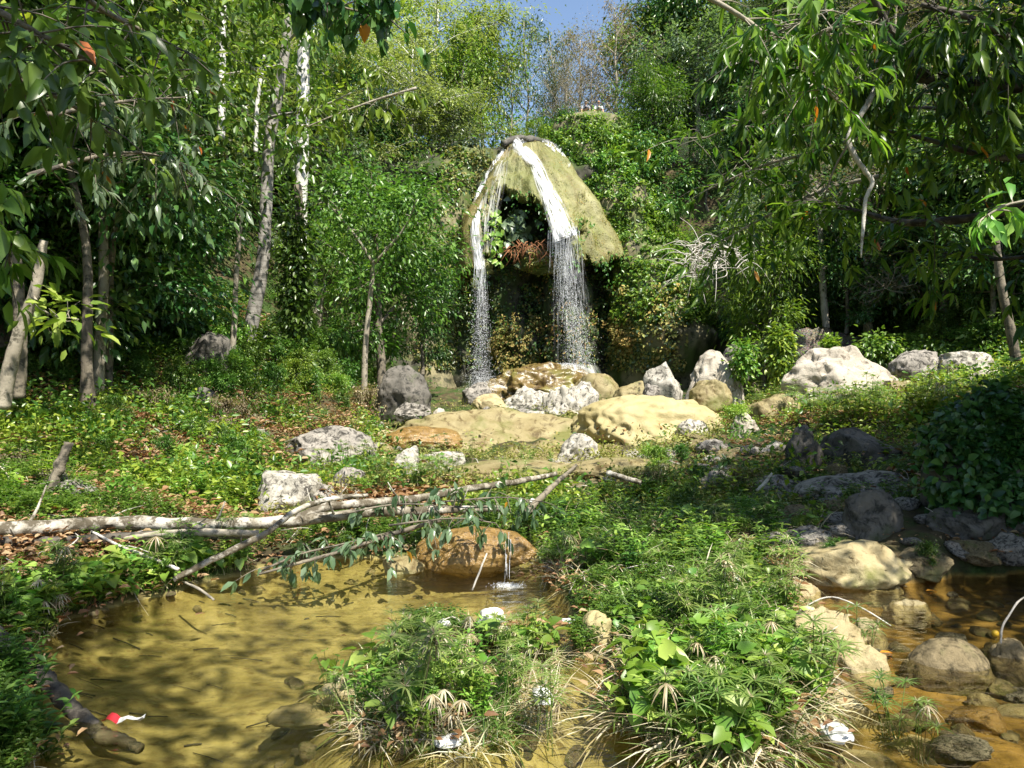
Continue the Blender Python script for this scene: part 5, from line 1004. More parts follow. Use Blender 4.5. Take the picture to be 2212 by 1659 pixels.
# ---------------------------------------------------------------- low plants
def t_sedge(seed, ns=6, h=(.3, .7), bl=.17, dead=.05, nb=17):
    r = np.random.default_rng(seed); g = Geo()
    for k in range(ns):
        a = r.uniform(0, 6.28); ln = r.uniform(0, .45); hh = r.uniform(*h); b = np.array([r.normal()*.05, r.normal()*.05, -.03]); tip = b+[math.cos(a)*ln*hh, math.sin(a)*ln*hh, hh]
        q = smooth_path([b, b+(tip-b)*.5+[0, 0, .03], tip], 5); m = 1 if r.random() < dead else 0; tube(g, q, np.linspace(.0045, .003, 5), 4, m, cap=False)
        n = nb+r.integers(-3, 4); an = np.linspace(0, 6.28, n, endpoint=False)+r.normal(size=n)*.1; el = r.normal(size=n)*.12+(.35 if m == 0 else -.5); D = np.stack([np.cos(an), np.sin(an), el], -1)
        leaves(g, np.tile(tip, (n, 1)), D, np.tile([0, 0, 1.], (n, 1)), bl*r.uniform(.75, 1.2, n), .014, 'blade', m, droop=.25)
        if m == 0:
            leaves(g, np.tile(tip+[0, 0, .01], (7, 1)), rdir(7, .8, r), rdir(7, 0, r), .05, .006, 'blade', 1)
    n = 16; leaves(g, r.normal(size=(n, 3))*[.06, .06, 0], rdir(n, 1.0, r), rdir(n, 0, r), r.uniform(.12, .3, n), .009, 'blade', 1, droop=.4)
    return g.tmpl()
def t_herb(seed, h=.35, n_st=5, L=.075, W=.32, kind='good', pairs=8):
    r = np.random.default_rng(seed); g = Geo()
    for k in range(n_st):
        a = r.uniform(0, 6.28); ln = r.uniform(.1, .7); hh = h*r.uniform(.6, 1.1); b = np.array([r.normal()*.04, r.normal()*.04, -.02]); tip = b+[math.cos(a)*ln*hh, math.sin(a)*ln*hh, hh]
        q = smooth_path([b, b+(tip-b)*.5+[0, 0, .03], tip], pairs+2); tube(g, q, np.linspace(.003, .0015, pairs+2), 4, 1, cap=False)
        m = pairs*2; idx = np.repeat(np.arange(2, pairs+2), 2); an = np.tile([0, np.pi], pairs)+np.repeat(np.arange(pairs)*1.57+a, 2); D = np.stack([np.cos(an), np.sin(an), .35+0*an], -1)+r.normal(size=(m, 3))*.2; Ls = L*r.uniform(.7, 1.25, m)
        leaves(g, q[idx], D, np.tile([0, 0, 1.], (m, 1))+rdir(m, 0, r)*.35, Ls, Ls*W, kind, 0, droop=.2)
    return g.tmpl()
def t_broad(seed, h=.22, n=16, L=.11, sp=.2):
    r = np.random.default_rng(seed); g = Geo(); Pb = []
    for k in range(n):
        a = r.uniform(0, 6.28); ln = r.uniform(.0, sp); b = np.array([math.cos(a)*ln*.4, math.sin(a)*ln*.4, -.02]); tip = np.array([math.cos(a)*ln, math.sin(a)*ln, h*r.uniform(.4, 1.2)]); tube(g, np.array([b, (b+tip)/2+[0, 0, .02], tip]), .0022, 3, 1, cap=False); Pb.append(tip)
    D = rdir(n, 0, r)*[1, 1, .5]+[0, 0, -.15]; Ls = L*r.uniform(.5, 1.2, n); leaves(g, np.array(Pb), D, np.tile([0, -.25, 1.], (n, 1))+rdir(n, 0, r)*.45, Ls, Ls*.85, 'heart', 0, droop=.15)
    return g.tmpl()
def t_grass(seed, n=46, h=(.12, .38), straw=.35, w=.010):
    r = np.random.default_rng(seed); g = Geo(); Pb = r.normal(size=(n, 3))*[.06, .06, 0]-[0, 0, .02]; D = rdir(n, .9, r); Ls = r.uniform(*h, n); m = r.random(n) < straw
    for k in (0, 1):
        q = m == bool(k); D2 = D[q]*([1, 1, 1] if k == 0 else [1.6, 1.6, .6]); leaves(g, Pb[q], D2, np.tile([0, 0, 1.], (int(q.sum()), 1))+rdir(int(q.sum()), 0, r)*.2, Ls[q], w, 'blade', k, droop=.35)
    return g.tmpl()
def t_litter(seed, n=14, sp=.22):
    r = np.random.default_rng(seed); g = Geo(); Pb = r.normal(size=(n, 3))*[sp, sp, .0]+[0, 0, .02]; Ls = r.uniform(.05, .11, n); leaves(g, Pb+np.abs(r.normal(size=(n, 1)))*[0, 0, .015], rdir(n, 0, r)*[1, 1, .25], np.tile([0, 0, 1.], (n, 1))+rdir(n, 0, r)*.4, Ls, Ls*.5, 'good', 0, fold=.3); return g.tmpl()
def t_fern(seed, n=7, L=.3):
    r = np.random.default_rng(seed); g = Geo()
    for k in range(n):
        a = k/n*6.28+r.normal()*.3; d = np.array([math.cos(a), math.sin(a), 0]); q = smooth_path([[0, 0, 0], d*L*.5+[0, 0, L*.5], d*L*1.1+[0, 0, L*.35]], 14); tube(g, q, .002, 3, 1, cap=False)
        tg = unit(np.gradient(q, axis=0)); sd = unit(np.cross(tg, [0, 0, 1.])); ln = L*.28*np.sin(np.linspace(.3, 3.0, 14)); 
        for s in (-1, 1): leaves(g, q[1:], sd[1:]*s+tg[1:]*.4, np.tile([0, 0, 1.], (13, 1)), ln[1:], ln[1:]*.3, 'simple', 0)
    return g.tmpl()
TS = [t_sedge(k, 7) for k in range(4)]; TSD = [t_sedge(20+k, 5, (.2, .4), .15, 1.0) for k in range(2)]
TH = [t_herb(k+30) for k in range(4)]; THF = [t_herb(k+40, .28, 4, .07, .4, 'simple', 5) for k in range(3)]
TB = [t_broad(k+50) for k in range(4)]; TG = [t_grass(k+60) for k in range(4)]; TG2 = [t_grass(k+70, straw=.95) for k in range(2)]; TL = [t_litter(k+80) for k in range(3)]; TF = [t_fern(90), t_fern(91)]
def footprint_ok(p):
    return True
RKF = [(V[:, 0].min(), V[:, 0].max(), V[:, 1].min(), V[:, 1].max(), V[:, 2].max()) for V, Fa in ROCKS]
def blocked(x, y, shrink=.75):
    for a, b, c, d, zt_ in RKF:
        cx, cy = (a+b)/2, (c+d)/2
        if ((x-cx)/((b-a)/2*shrink))**2+((y-cy)/((d-c)/2*shrink))**2 < 1: return True
    return False
def pts_in(poly, n, r, dmin=3.2, wet=-.02, shrink=.75, tries=40):
    us = [q[0] for q in poly]; vs = [q[1] for q in poly]; out = []
    for _ in range(n*tries):
        if len(out) >= n: break
        u = r.uniform(min(us), max(us)); v = r.uniform(min(vs), max(vs))
        if not inpoly(np.array([u]), np.array([v]), poly)[0]: continue
        b = G(u, v, 45, dmin)
        if b[2] < wet or blocked(b[0], b[1], shrink): continue
        out.append(b)
    return out
PROT = {}
def plant_obj(key_, tm, mats, name, loc, rz, sc, label, cat, group=None):
    if key_ not in PROT:
        g = Geo(); g.add(tm[0], tm[1]); o = g.build(name, mats); PROT[key_] = o
    else: o = PROT[key_].copy(); COL.objects.link(o)
    o.location = tuple(float(a) for a in loc); o.rotation_euler = (r_.normal()*.06, r_.normal()*.06, rz); o.scale = (sc,)*3
    return tag(o, label, cat, group)
def flora(kind, poly, n, sc, label, cat, group, wet=-.02, seed=0, shrink=.75, dmin=3.2):
    r = np.random.default_rng(seed+abs(int(poly[0][0]))+n); i = 0
    tm, mats, nm = {'sedge': (TS, ['sedge', 'straw'], 'umbrella_sedge'), 'deadsedge': (TSD, ['sedge', 'straw'], 'dry_sedge'), 'herb': (TH, ['bright', 'sedge'], 'herb'), 'darkherb': (TH, ['green', 'green'], 'herb'), 'broad': (TB, ['bright', 'green'], 'broadleaf_vine'), 'grass': (TG, ['sedge', 'straw'], 'grass_tuft'), 'dry': (TG2, ['straw', 'straw'], 'dry_grass_tuft'), 'fern': (TF, ['yellow', 'green'], 'fern')}[kind]
    for b in pts_in(poly, n, r, dmin, wet, shrink):
        k = r.integers(len(tm)); plant_obj((kind, k), tm[k], [M[m] for m in mats], nm, b, r.uniform(0, 6.28), r.uniform(*sc), wlab(label.split(' on the ')[0].split(' in the ')[0].split(' above the ')[0], b), cat, group)
r_ = np.random.default_rng(77)
isl_px = [(770, 1470), (830, 1400), (930, 1340), (1080, 1330), (1180, 1380), (1190, 1460), (1130, 1530), (1030, 1580), (880, 1600), (780, 1560)]
islr = [(700, 1470), (830, 1380), (930, 1330), (1090, 1320), (1200, 1380), (1210, 1480), (1160, 1580), (1030, 1640), (800, 1659), (760, 1560)]
for j, (u, v, s, lb) in enumerate([(925, 1480, .85, 'tall umbrella sedge with bright spokes at the top of the island'), (905, 1560, .95, 'large fresh umbrella sedge in the middle of the island'), (1175, 1610, .75, 'wide open umbrella sedge at the right tip of the island'), (850, 1490, .65, 'umbrella sedge at the left shore of the island'), (960, 1420, .6, 'darker umbrella sedge at the back of the island'), (720, 1560, .5, 'umbrella sedge sprawling over the flat stone left of the island'), (1860, 1450, .8, 'dark spiky umbrella sedge in front of the flat topped stream rock'), (1750, 1520, .9, 'dark umbrella sedge at the edge of the right bank'), (1930, 1600, .7, 'umbrella sedge rooted in the lower stream'), (1990, 1650, .6, 'umbrella sedge at the lower right of the picture'), (1500, 1350, .9, 'fresh upright sedge on the middle of the right bank'), (1700, 1270, .8, 'pale upright sedge above the right stream'), (1560, 1659, .9, 'umbrella sedge at the bottom edge right of centre'), (1440, 1659, .8, 'pale sedge at the bottom edge near the channel')]):
    b = G(u, v, 30); k = j % 4; plant_obj(('sedge', k), TS[k], [M['sedge'], M['straw']], 'umbrella_sedge', b, j*1.3, s, lb, 'sedge')
flora('sedge', isl_px, 7, (.45, .7), 'umbrella sedge among grasses on the pool island', 'sedge', 'sedges on the pool island', wet=-.08, seed=1)
flora('broad', islr, 13, (.8, 1.2), 'low heart leaved plant on the pool island', 'leafy plant', 'heart leaved plants on the island', wet=-.10, seed=2)
flora('herb', isl_px, 20, (.6, .95), 'upright leafy herb on the pool island', 'herb', 'herbs on the island', wet=-.08, seed=3)
flora('dry', islr, 44, (.7, 1.0), 'bleached dry grass tuft on the pool island', 'dry grass', 'dry tufts on the island', wet=-.05, seed=4)
flora('grass', islr, 60, (.6, .9), 'green grass tuft on the pool island', 'grass tuft', 'grass tufts on the island', wet=-.15, seed=5)
flora('deadsedge', islr, 7, (.5, .8), 'dry drooping sedge on the pool island', 'dry sedge', 'dry sedges on the island', wet=-.12, seed=6)
RB = [(1250, 1190), (1400, 1130), (1700, 1130), (1760, 1200), (1690, 1300), (1740, 1370), (1790, 1440), (1760, 1530), (1700, 1620), (1740, 1659), (1480, 1659), (1400, 1590), (1330, 1500), (1340, 1430), (1240, 1330), (1190, 1270)]
RBl = [(1330, 1440), (1500, 1400), (1700, 1420), (1790, 1440), (1760, 1530), (1760, 1659), (1400, 1659), (1330, 1540)]
RBm = [(1330, 1290), (1450, 1250), (1640, 1250), (1700, 1330), (1750, 1380), (1700, 1430), (1400, 1430), (1330, 1400)]
RBt = [(1190, 1120), (1260, 1060), (1400, 1040), (1700, 1050), (1780, 1130), (1730, 1230), (1650, 1270), (1450, 1270), (1260, 1290), (1190, 1230)]
flora('broad', RBl, 60, (.75, 1.15), 'bright heart leaved plant on the lower right bank', 'leafy plant', 'heart leaved plants on the right bank', wet=-.05, seed=7)
flora('herb', RBl, 8, (.8, 1.2), 'leafy herb on the lower right bank', 'herb', 'herbs on the lower right bank', wet=-.05, seed=8)
flora('sedge', RBl, 6, (.5, .8), 'umbrella sedge on the lower right bank', 'sedge', 'sedges on the lower right bank', wet=-.05, seed=9)
flora('grass', RBl, 60, (.7, 1.1), 'grass tuft on the lower right bank', 'grass tuft', 'grass tufts on the lower right bank', wet=-.08, seed=10)
flora('grass', RBm, 90, (.7, 1.1), 'grass tuft in the sunny patch of the right bank', 'grass tuft', 'grass tufts in the sunny patch', seed=11)
flora('dry', RBm, 60, (.7, 1.1), 'straw coloured tuft in the sunny patch of the right bank', 'dry grass', 'dry tufts in the sunny patch', seed=12)
flora('broad', RBm, 22, (.6, .9), 'heart leaved plant in the sunny patch of the right bank', 'leafy plant', 'heart leaved plants in the sunny patch', seed=13)
flora('dry', RBl, 40, (.9, 1.4), 'bleached dry tuft on the lower right bank', 'dry grass', 'dry tufts on the lower right bank', wet=-.0, seed=41)
flora('dry', RBt, 80, (.9, 1.5), 'brown dry tuft on the upper right bank', 'dry grass', 'dry tufts on the upper right bank', seed=42)
flora('sedge', RBm, 7, (.6, .9), 'umbrella sedge in the sunny patch of the right bank', 'sedge', 'sedges in the sunny patch', seed=14)
flora('darkherb', RBt, 46, (.8, 1.3), 'dark bushy herb on the upper right bank', 'herb', 'bushy herbs on the upper right bank', seed=15)
flora('herb', RBt, 25, (.9, 1.3), 'fresh green herb on the upper right bank', 'herb', 'fresh herbs on the upper right bank', seed=16)
flora('broad', RBt, 26, (.7, 1.1), 'broad leaved plant on the upper right bank', 'leafy plant', 'broad leaved plants on the upper right bank', seed=17)
flora('sedge', RBt, 6, (.7, 1.0), 'umbrella sedge on the upper right bank', 'sedge', 'sedges on the upper right bank', seed=18)
MD = [(1560, 820), (1700, 810), (1760, 880), (1960, 880), (2060, 850), (2060, 920), (1880, 930), (1650, 920), (1540, 900)]
flora('sedge', MD, 60, (.8, 1.3), 'feathery umbrella sedge in the sunny meadow below the stone wall', 'sedge', 'sedges in the sunny meadow', seed=19, shrink=.6)
flora('herb', MD, 34, (.8, 1.3), 'leafy herb in the sunny meadow below the stone wall', 'herb', 'herbs in the sunny meadow', seed=20, shrink=.6)
LB = [(0, 1300), (230, 1265), (560, 1200), (560, 1210), (440, 1250), (300, 1290), (160, 1330), (60, 1380), (0, 1380)]
flora('broad', LB, 46, (.8, 1.3), 'heart leaved plant on the left pool bank', 'leafy plant', 'heart leaved plants on the left bank', seed=21)
flora('herb', LB, 26, (.8, 1.3), 'leafy herb on the left pool bank', 'herb', 'herbs on the left pool bank', seed=22)
flora('sedge', LB, 8, (.7, .9), 'umbrella sedge on the left pool bank', 'sedge', 'sedges on the left bank', seed=23)
flora('deadsedge', LB, 4, (.6, .8), 'dry drooping sedge on the left pool bank', 'dry sedge', 'dry sedges on the left bank', seed=24)
flora('fern', LB, 5, (.8, 1.0), 'small yellow green fern on the left pool bank', 'fern', 'ferns on the left bank', seed=25)
LC = [(0, 1400), (60, 1480), (120, 1600), (130, 1659), (0, 1659)]
flora('darkherb', [(-120, 1440), (60, 1480), (120, 1600), (150, 1659), (-120, 1659)], 34, (.7, 1.1), 'fine leaved herb in the lower left corner', 'herb', 'herbs in the lower left corner', seed=26, wet=-.12)
LU = [(0, 920), (300, 900), (560, 960), (600, 1110), (300, 1110), (0, 1110)]
flora('dry', LU, 40, (1., 1.8), 'dry brown tuft on the upper left bank', 'dry grass', 'dry tufts on the upper left bank', seed=43)
flora('broad', LU, 20, (.7, 1.2), 'broad leaved plant on the upper left bank', 'leafy plant', 'broad leaved plants on the upper left bank', seed=27)
flora('herb', LU, 38, (.9, 1.5), 'leafy herb on the upper left bank', 'herb', 'herbs on the upper left bank', seed=28)
MIDB = [(760, 1000), (1000, 985), (1200, 1000), (1200, 1060), (1000, 1060), (800, 1080), (640, 1110), (640, 1060)]
flora('sedge', MIDB, 16, (.8, 1.2), 'umbrella sedge on the grassy strip above the logs', 'sedge', 'sedges above the logs', seed=29)
flora('herb', MIDB, 30, (.8, 1.2), 'leafy herb on the grassy strip above the logs', 'herb', 'herbs above the logs', seed=30)
flora('dry', MIDB, 24, (.9, 1.4), 'dry tuft on the grassy strip above the logs', 'dry grass', 'dry tufts above the logs', seed=31)

# small loose stones
SP = []
for k, mk in enumerate(['lime', 'greyrock', 'ochre', 'stream', 'greyrock', 'flow']):
    V, Fa = rockshape(1, .8, .6, 900+k, cuts=10, rough=.14, level=4); g = Geo(); g.add(V, Fa); SP.append((k, mk, g))
SPO = {}
def stones(poly, n, sz, kinds, base, group, seed, wet):
    r = np.random.default_rng(seed)
    for b in pts_in(poly, n, r, 3.2, wet, .8):
        k = int(r.choice(kinds))
        if k not in SPO: SPO[k] = SP[k][2].build('stone', M[SP[k][1]], smooth=True); o = SPO[k]
        else: o = SPO[k].copy(); COL.objects.link(o)
        s = r.uniform(*sz); o.scale = (s*r.uniform(.8, 1.4), s, s*r.uniform(.6, 1.1)); o.rotation_euler = (r.normal()*.2, r.normal()*.2, r.uniform(0, 6.28)); o.location = (b[0], b[1], b[2]+s*.12)
        cn = {'lime': 'pale', 'greyrock': 'grey', 'ochre': 'tan', 'stream': 'brown', 'flow': 'yellowish'}[SP[k][1]]
        tag(o, wlab(f'{cn} {base}', b), 'stone', group)
stones([(740, 900), (1200, 985), (1600, 930), (1700, 1000), (1600, 1090), (1250, 1060), (900, 1050), (700, 1000)], 70, (.07, .26), [0, 1, 2, 5], 'loose stone', 'loose stones below the flowstone slabs', 1, 0)
stones([(1000, 880), (1330, 870), (1500, 880), (1500, 905), (1000, 905)], 26, (.15, .4), [0, 1, 5], 'stone', 'stones at the foot of the plunge mound', 2, -1)
stones([(1690, 1290), (2212, 1270), (2212, 1659), (1720, 1659), (1790, 1480)], 46, (.04, .15), [2, 3, 3, 4], 'streambed stone', 'stones in the right stream', 3, -1)
stones([(1450, 960), (2200, 960), (2200, 1240), (1650, 1240)], 44, (.07, .28), [1, 4, 3], 'loose stone', 'loose stones on the shaded right bank', 4, 0)
stones([(120, 1340), (500, 1265), (760, 1235), (900, 1245), (500, 1300), (160, 1400)], 16, (.03, .08), [2, 3], 'pebble', 'pebbles along the far pool edge', 5, -1)
stones([(600, 1480), (800, 1430), (1000, 1600), (1250, 1600), (1250, 1659), (600, 1659)], 20, (.03, .09), [2, 3], 'pebble', 'pebbles around the island', 6, -1)
stones([(0, 880), (820, 880), (800, 1060), (0, 1080)], 40, (.08, .3), [1, 3, 4], 'loose stone', 'loose stones on the left bank', 7, 0)
# mass of low ground cover nobody could count
def cover(name, templ, mats, n, ylim, xlim, seed, sc, dens, matmap=None, ext=None):
    r = np.random.default_rng(seed); y = np.exp(r.uniform(math.log(ylim[0]), math.log(ylim[1]), n*3)); x = r.uniform(-1, 1, n*3)*(y*.72+.4)+0*y
    z = H(x, y); u = 1106+x/y*F; v = 829.5-(z-CAMZ)/y*F; p = dens(x, y, z, u, v)*(z > .05)*(y > 3.7)*np.where((u > 1690) & (y < 9.5), .12, 1)*np.where((u > 1560) & (u < 2050) & (v > 920) & (v < 1200), .16, 1)*np.where((u > 1200) & (u < 1560) & (v > 1000) & (v < 1300), .6, 1); ok = (r.random(n*3) < p)
    idx = np.where(ok)[0][:n]; idx = np.array([i for i in idx if not blocked(x[i], y[i], .72 if y[i] < 15 else .92)]); g = Geo(); kk = r.integers(0, len(templ), len(idx))
    for k in range(len(templ)):
        q = idx[kk == k]
        if len(q): place(g, templ[k], np.stack([x[q], y[q], z[q]], -1), r.uniform(0, 6.28, len(q)), r.uniform(*sc, len(q))*np.interp(y[q], [4, 8, 11], [.5, .62, 1]), .18, r=r)
    return tag(g.build(name, [M[m] for m in mats]), kind='stuff')
def nearstream(u, v): return (u > 1150) & (u < 1420) & (v > 985) & (v < 1075)
patch = lambda x, y: np.clip(.38+2.0*fbm(x*.8, y*.8, oct=3, seed=8), .03, 1)
d_all = lambda x, y, z, u, v: patch(x, y)*np.where((y > 8.6) & (v > 860), .62, 1)*np.where(nearstream(u, v), .15, 1)*np.where((u > 830) & (u < 1560) & (y > 13.5), .04, 1)*np.where((u < 640) & (v > 1115) & (v < 1250), .15, 1)
dry_z = lambda u, v: np.where(((u < 260) & (v > 880) & (v < 1000)) | ((u > 540) & (u < 820) & (v > 850) & (v < 1010)) | ((u < 260) & (v > 1150) & (v < 1300)), 1., .16)
cover('ground_cover', THF, ['green', 'bright'], 9500, (3.3, 13), 0, 401, (.7, 1.3), lambda x, y, z, u, v: d_all(x, y, z, u, v)*(1-.85*dry_z(u, v)))
cover('ground_cover', [t_broad(95, .14, 12, .085, .18), t_broad(96, .14, 12, .085, .18)], ['bright', 'green'], 3000, (3.3, 12), 0, 402, (.6, 1.1), lambda x, y, z, u, v: d_all(x, y, z, u, v)*(1-.8*dry_z(u, v)))
cover('ground_cover', [t_herb(110, .2, 4, .05, .45, 'simple', 4), t_broad(111, .1, 14, .05, .16)], ['yellow', 'moss'], 3800, (5.5, 16), 0, 409, (.7, 1.3), lambda x, y, z, u, v: d_all(x, y, z, u, v)*np.clip(.2+1.6*fbm(x*.6+9, y*.6, oct=2, seed=31), .03, 1))
cover('ground_cover', [t_grass(97, 22, (.08, .22), .5), t_grass(98, 22, (.08, .22), .6)], ['sedge', 'straw'], 5000, (3.3, 14), 0, 403, (.7, 1.3), d_all)
cover('leaf_litter', TL, ['dead'], 9000, (3.3, 30), 0, 404, (.8, 1.8), lambda x, y, z, u, v: np.maximum(dry_z(u, v), (1-patch(x, y))*.9)*np.where((u > 830) & (u < 1560) & (y > 13.5), .1, 1))
TX = []
for sd in range(3):
    r = np.random.default_rng(700+sd); g = Geo(); n = 44; Pb = r.normal(size=(n, 3))*[.26, .26, .13]+[0, 0, .18]; Ls = r.uniform(.06, .15, n); leaves(g, Pb, rdir(n, 0, r)*[1, 1, .6], rdir(n, 1.2, r), Ls, Ls*.5, 'simple', 0); TX.append(g.tmpl())
cover('undergrowth', TX, ['green'], 4600, (12, 44), 0, 405, (.6, 1.3), lambda x, y, z, u, v: d_all(x, y, z, u, v)*np.where(y < 19, .55, 1)*np.where((u > 1540) & (v > 800) & (v < 940), .3, 1))
cover('undergrowth', TX, ['yellow'], 2600, (11, 34), 0, 406, (.5, 1.1), lambda x, y, z, u, v: d_all(x, y, z, u, v)*.9)
cover('undergrowth', TX, ['moss'], 1800, (10, 30), 0, 407, (.4, .8), lambda x, y, z, u, v: np.where((u > 560) & (v > 850), 1, .1))
for V_, F_, sd in ((rockshape, 0, 0),): pass
leafcoat('moss_cover', *FS1, 700, .09, ['moss', 'sedge', 'rust'], 'tufts of yellow moss along the lower edge of the left flowstone slab', 'moss', 501, lambda c: (c[:, 2] < .75)*1., .12, kindtag='stuff')
leafcoat('root_mat', *FS2, 900, .12, ['root', 'straw', 'moss'], 'reddish root mat at the lower edge of the pale flowstone slab', 'roots', 502, lambda c: ((c[:, 2] < .95) & (c[:, 0] < 4.3))*1., .12, kindtag='stuff')

g = Geo(); r_ = np.random.default_rng(515)
for k in range(330):
    y = math.exp(r_.uniform(math.log(4.6), math.log(24))); x = r_.uniform(-.68, .68)*y; z = h1(x, y)
    if z < .05: continue
    a = r_.uniform(0, 6.28); L = r_.uniform(.2, .9)*(1 if y > 7 else .5); e = np.array([x+math.cos(a)*L, y+math.sin(a)*L, 0]); e[2] = h1(e[0], e[1])+r_.uniform(.02, .22); p = np.array([x, y, z+.03])
    tube(g, smooth_path([p, (p+e)/2+[r_.normal()*.05, r_.normal()*.05, .05], e], 6), np.linspace(1, .4, 6)*r_.uniform(.004, .012), 5)
tag(g.build('fallen_twigs', [M['twig']]), kind='stuff')
# ---------------------------------------------------------------- floating and littered small things
def scrap(u, v, w_, label, seed, z=.02, wl=.7, d=None, h=.6):
    r = np.random.default_rng(seed); b = G(u, v) if d is None else P(u, v, d); V, Fa = ICO[4]; V = V.copy(); o = r.uniform(0, 50, 3); q = V*2.6+o
    V = V*(1+.3*(1-2*np.abs(vnoise(q[:, 0]*.7, q[:, 1]*.7, q[:, 2]*.7, seed)))[:, None]+.28*vnoise(q[:, 0]*.5, q[:, 1]*.5, q[:, 2]*.5, seed+2)[:, None])*[w_/2, w_*wl/2, w_*h/2]; V[:, 2] = np.maximum(V[:, 2], -w_*.15)
    g = Geo(); g.add(V, Fa); ob = g.build('plastic_bag', M['plastic'], smooth=True); ob.location = (b[0], b[1], max(b[2], 0)+w_*.15+z); ob.rotation_euler = (0, 0, r.uniform(0, 6))
    return tag(ob, label, 'plastic bag')
scrap(1170, 1545, .13, 'crumpled white plastic bag in shallow water right of the island', 1, h=.9)
scrap(1062, 1385, .17, 'crumpled white plastic bag caught in dry grass at the back of the island', 2, z=.14, h=.8)
scrap(970, 1618, .14, 'torn white plastic scrap at the front of the island', 3, h=.4)
scrap(1342, 1450, .10, 'white plastic scrap at the foot of the right bank', 4, h=1.0)
scrap(1590, 1292, .09, 'small white scrap on top of the right bank', 5, z=.15)
scrap(960, 1385, .09, 'small white scrap behind the tall sedge', 6, z=.12)
scrap(1180, 1245, .10, 'white scrap beside the right end of the wet boulder', 7, z=.05)
scrap(1810, 1672, .2, 'white plastic sheet cut off by the bottom edge', 8, h=.35)
scrap(1225, 1375, .10, 'grey white wet scrap in the channel', 9, h=.4)
scrap(1150, 1128, .09, 'white scrap above the right end of the wet boulder', 10, z=.25)
# red and white wrapper by the broken wood
g = Geo(); n = 9; m_ = 5; bw = P(268, 1572, 4.55); gx, gy = np.meshgrid(np.linspace(-.12, .12, n), np.linspace(-.03, .03, m_)); zz = .02+.012*np.sin(gx*60)+.01*np.cos(gy*90+gx*30)
i = (np.arange(m_-1)[:, None]*n+np.arange(n-1)[None]).ravel(); q = np.stack([i, i+1, i+n+1, i+n], -1); cxq = gx.ravel()[q].mean(1)
g.add(np.stack([gx.ravel(), gy.ravel()*(1-gx.ravel()*3), zz.ravel()], -1)+[bw[0], bw[1], .0], [(q[cxq < -.02], 0), (q[cxq >= -.02], 1)])
tag(g.build('wrapper', [plain('red_foil', (.45, .03, .04), .35), M['plastic']]), 'red and white wrapper floating beside the dark log', 'wrapper')
def fleaf(u, v, L, matk, label, rot=0):
    b = G(u, v); b[2] = max(b[2], 0)+.008; g = Geo(); leaves(g, np.array([[0, 0, 0.]]), np.array([[math.cos(rot), math.sin(rot), 0.]]), np.array([[0, 0, 1.]]), L, L*.4, 'good', 0, fold=.12); o = g.build('fallen_leaf', M[matk]); o.location = tuple(b); tag(o, label, 'leaf')
fleaf(140, 1345, .16, 'orange', 'orange leaf floating at the left shore of the pool', .4)
fleaf(2000, 1320, .13, 'orange', 'orange leaf in the far part of the right stream', .1); fleaf(1960, 1300, .1, 'straw', 'pale leaf beside the mid stream rock', 2)
fleaf(1830, 1372, .13, 'straw', 'curled pale leaf lying on the stream rocks', .8); fleaf(1900, 1455, .12, 'orange', 'orange brown leaf behind the golden wet rock', .2)
fleaf(420, 1400, .12, 'dead', 'brown leaf drifting in the middle of the pool', 1); fleaf(640, 1290, .07, 'orange', 'tiny orange leaf near the branch tips in the pool', 1)
V, Fa = ICO[2]; g = Geo(); g.add(V*.028, Fa); o = g.build('fruit', plain('yellow_fruit', (.6, .38, .03), .4), smooth=True); o.location = tuple(P(2150, 1372, 0)+[0, 0, 0]) if False else (P(2150, 1372, 6.1)[0], 6.1, .02); tag(o, 'small round yellow fruit floating in the right stream', 'fruit')
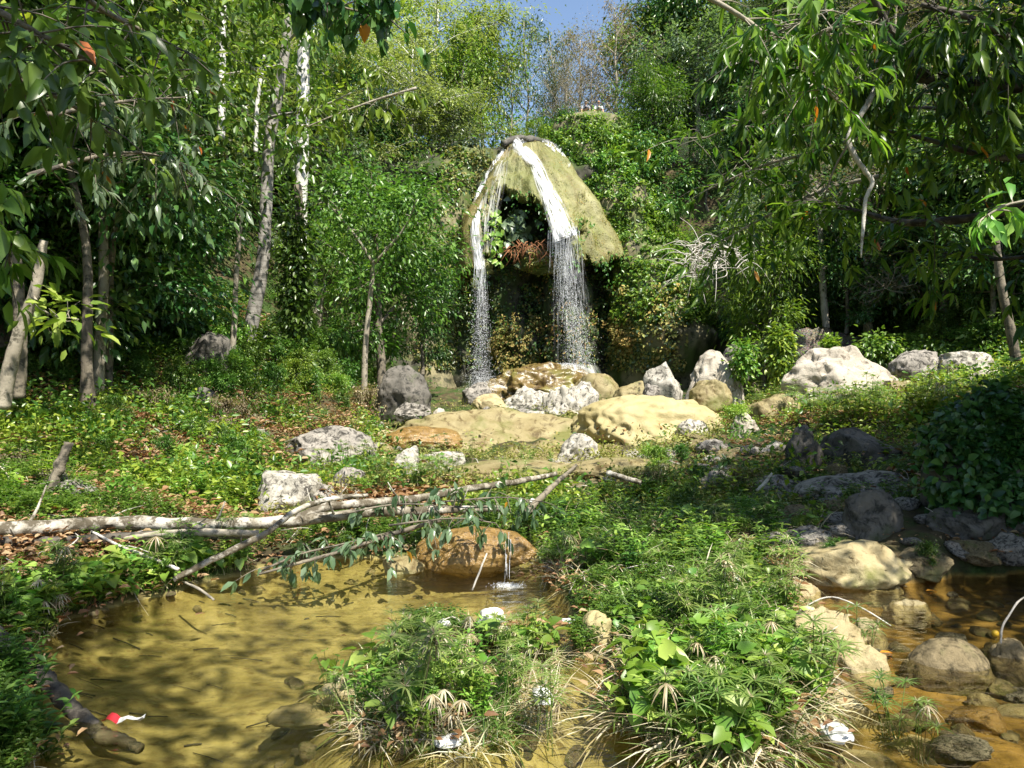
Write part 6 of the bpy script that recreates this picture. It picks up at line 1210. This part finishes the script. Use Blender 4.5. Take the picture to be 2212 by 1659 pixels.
# floating specks and submerged sticks on the pool bed
g = Geo(); r_ = np.random.default_rng(91)
for k in range(70):
    u = r_.uniform(120, 1100); v = r_.uniform(1260, 1650); b = G(u, v)
    if b[2] > -.05: continue
    a = r_.uniform(-.4, .7); L = r_.uniform(.03, .28); d = np.array([math.cos(a), math.sin(a), 0])*L; z0 = h1(b[0], b[1])+.01; p = np.array([b[0], b[1], z0]); e = p+d; e[2] = h1(e[0], e[1])+.012; tube(g, np.array([p, (p+e)/2+[0, 0, .004], e]), r_.uniform(.002, .006), 5)
tag(g.build('sunken_twigs', M['darklog']), kind='stuff')
# little cascade over the wet boulder
c = thing('cascade', P(1098, 1225, 7.3), 'thin cascade trickling over the right end of the wet boulder', 'cascade'); r_ = np.random.default_rng(92)
strands('trickle', np.array([P(u, 1178, 7.62) for u in np.linspace(1092, 1102, 5)]), .22, 10, c, r_, .008, .0022)
n = 900; drops('foam', P(1100, 1229, 7.6)*[1, 1, 0]+[0, 0, .006]+r_.normal(size=(n, 3))*[.07, .05, .004], r_.uniform(.0015, .004, n), c, (1, 1, 1))

# ---------------------------------------------------------------- tall trees beside and behind the camera that shade the foreground
def shade(kind, x, y, s, label, rz=0., wx=1.):
    copy_thing(T[kind], (x, y, h1(x, y)-.1), rz, (s*wx, s*wx, s), label, 'tree')
shade('round', 9.5, 6.5, 1.15, 'tall tree on the right bank just outside the picture', 1)
shade('long', 12.5, 10, 1.2, 'drooping tree on the right bank just outside the picture', 2)
shade('round2', 13, 3, 1.2, 'dark tree standing right of the viewer', 3)
shade('airy', 1.1, -.8, 1.1, 'slender airy tree right beside the viewer', .5, 1.1)
shade('round2', 7.4, 5.2, 1.15, 'dark tree at the near end of the right bank', 2, .85)
shade('olive', 8.5, -1, 1.0, 'pale feathery tree behind the viewer', .5, 1.1)
shade('tall', 10.2, 6.2, 1.0, 'tall spreading tree on the right bank outside the picture', 4, .66)
shade('tall', -8.6, 15.6, 1.0, 'tall spreading tree behind the slender left trunks', 1)
shade('tall', -12, 20.5, 1.0, 'tall spreading tree deep in the left forest', 3)
shade('round2', -10.8, 11.5, 1.25, 'dark tree on the left bank beyond the picture edge', 2, 1.1)
shade('round2', -12.8, 16.5, 1.2, 'dark tree at the edge of the left forest', 1, 1.1)
shade('round2', -9.5, 6, 1.1, 'tree on the left bank just outside the picture', 3)
for o in list(bpy.data.objects):
    for k in ('_used', '_h', '_w'):
        if k in o: del o[k]
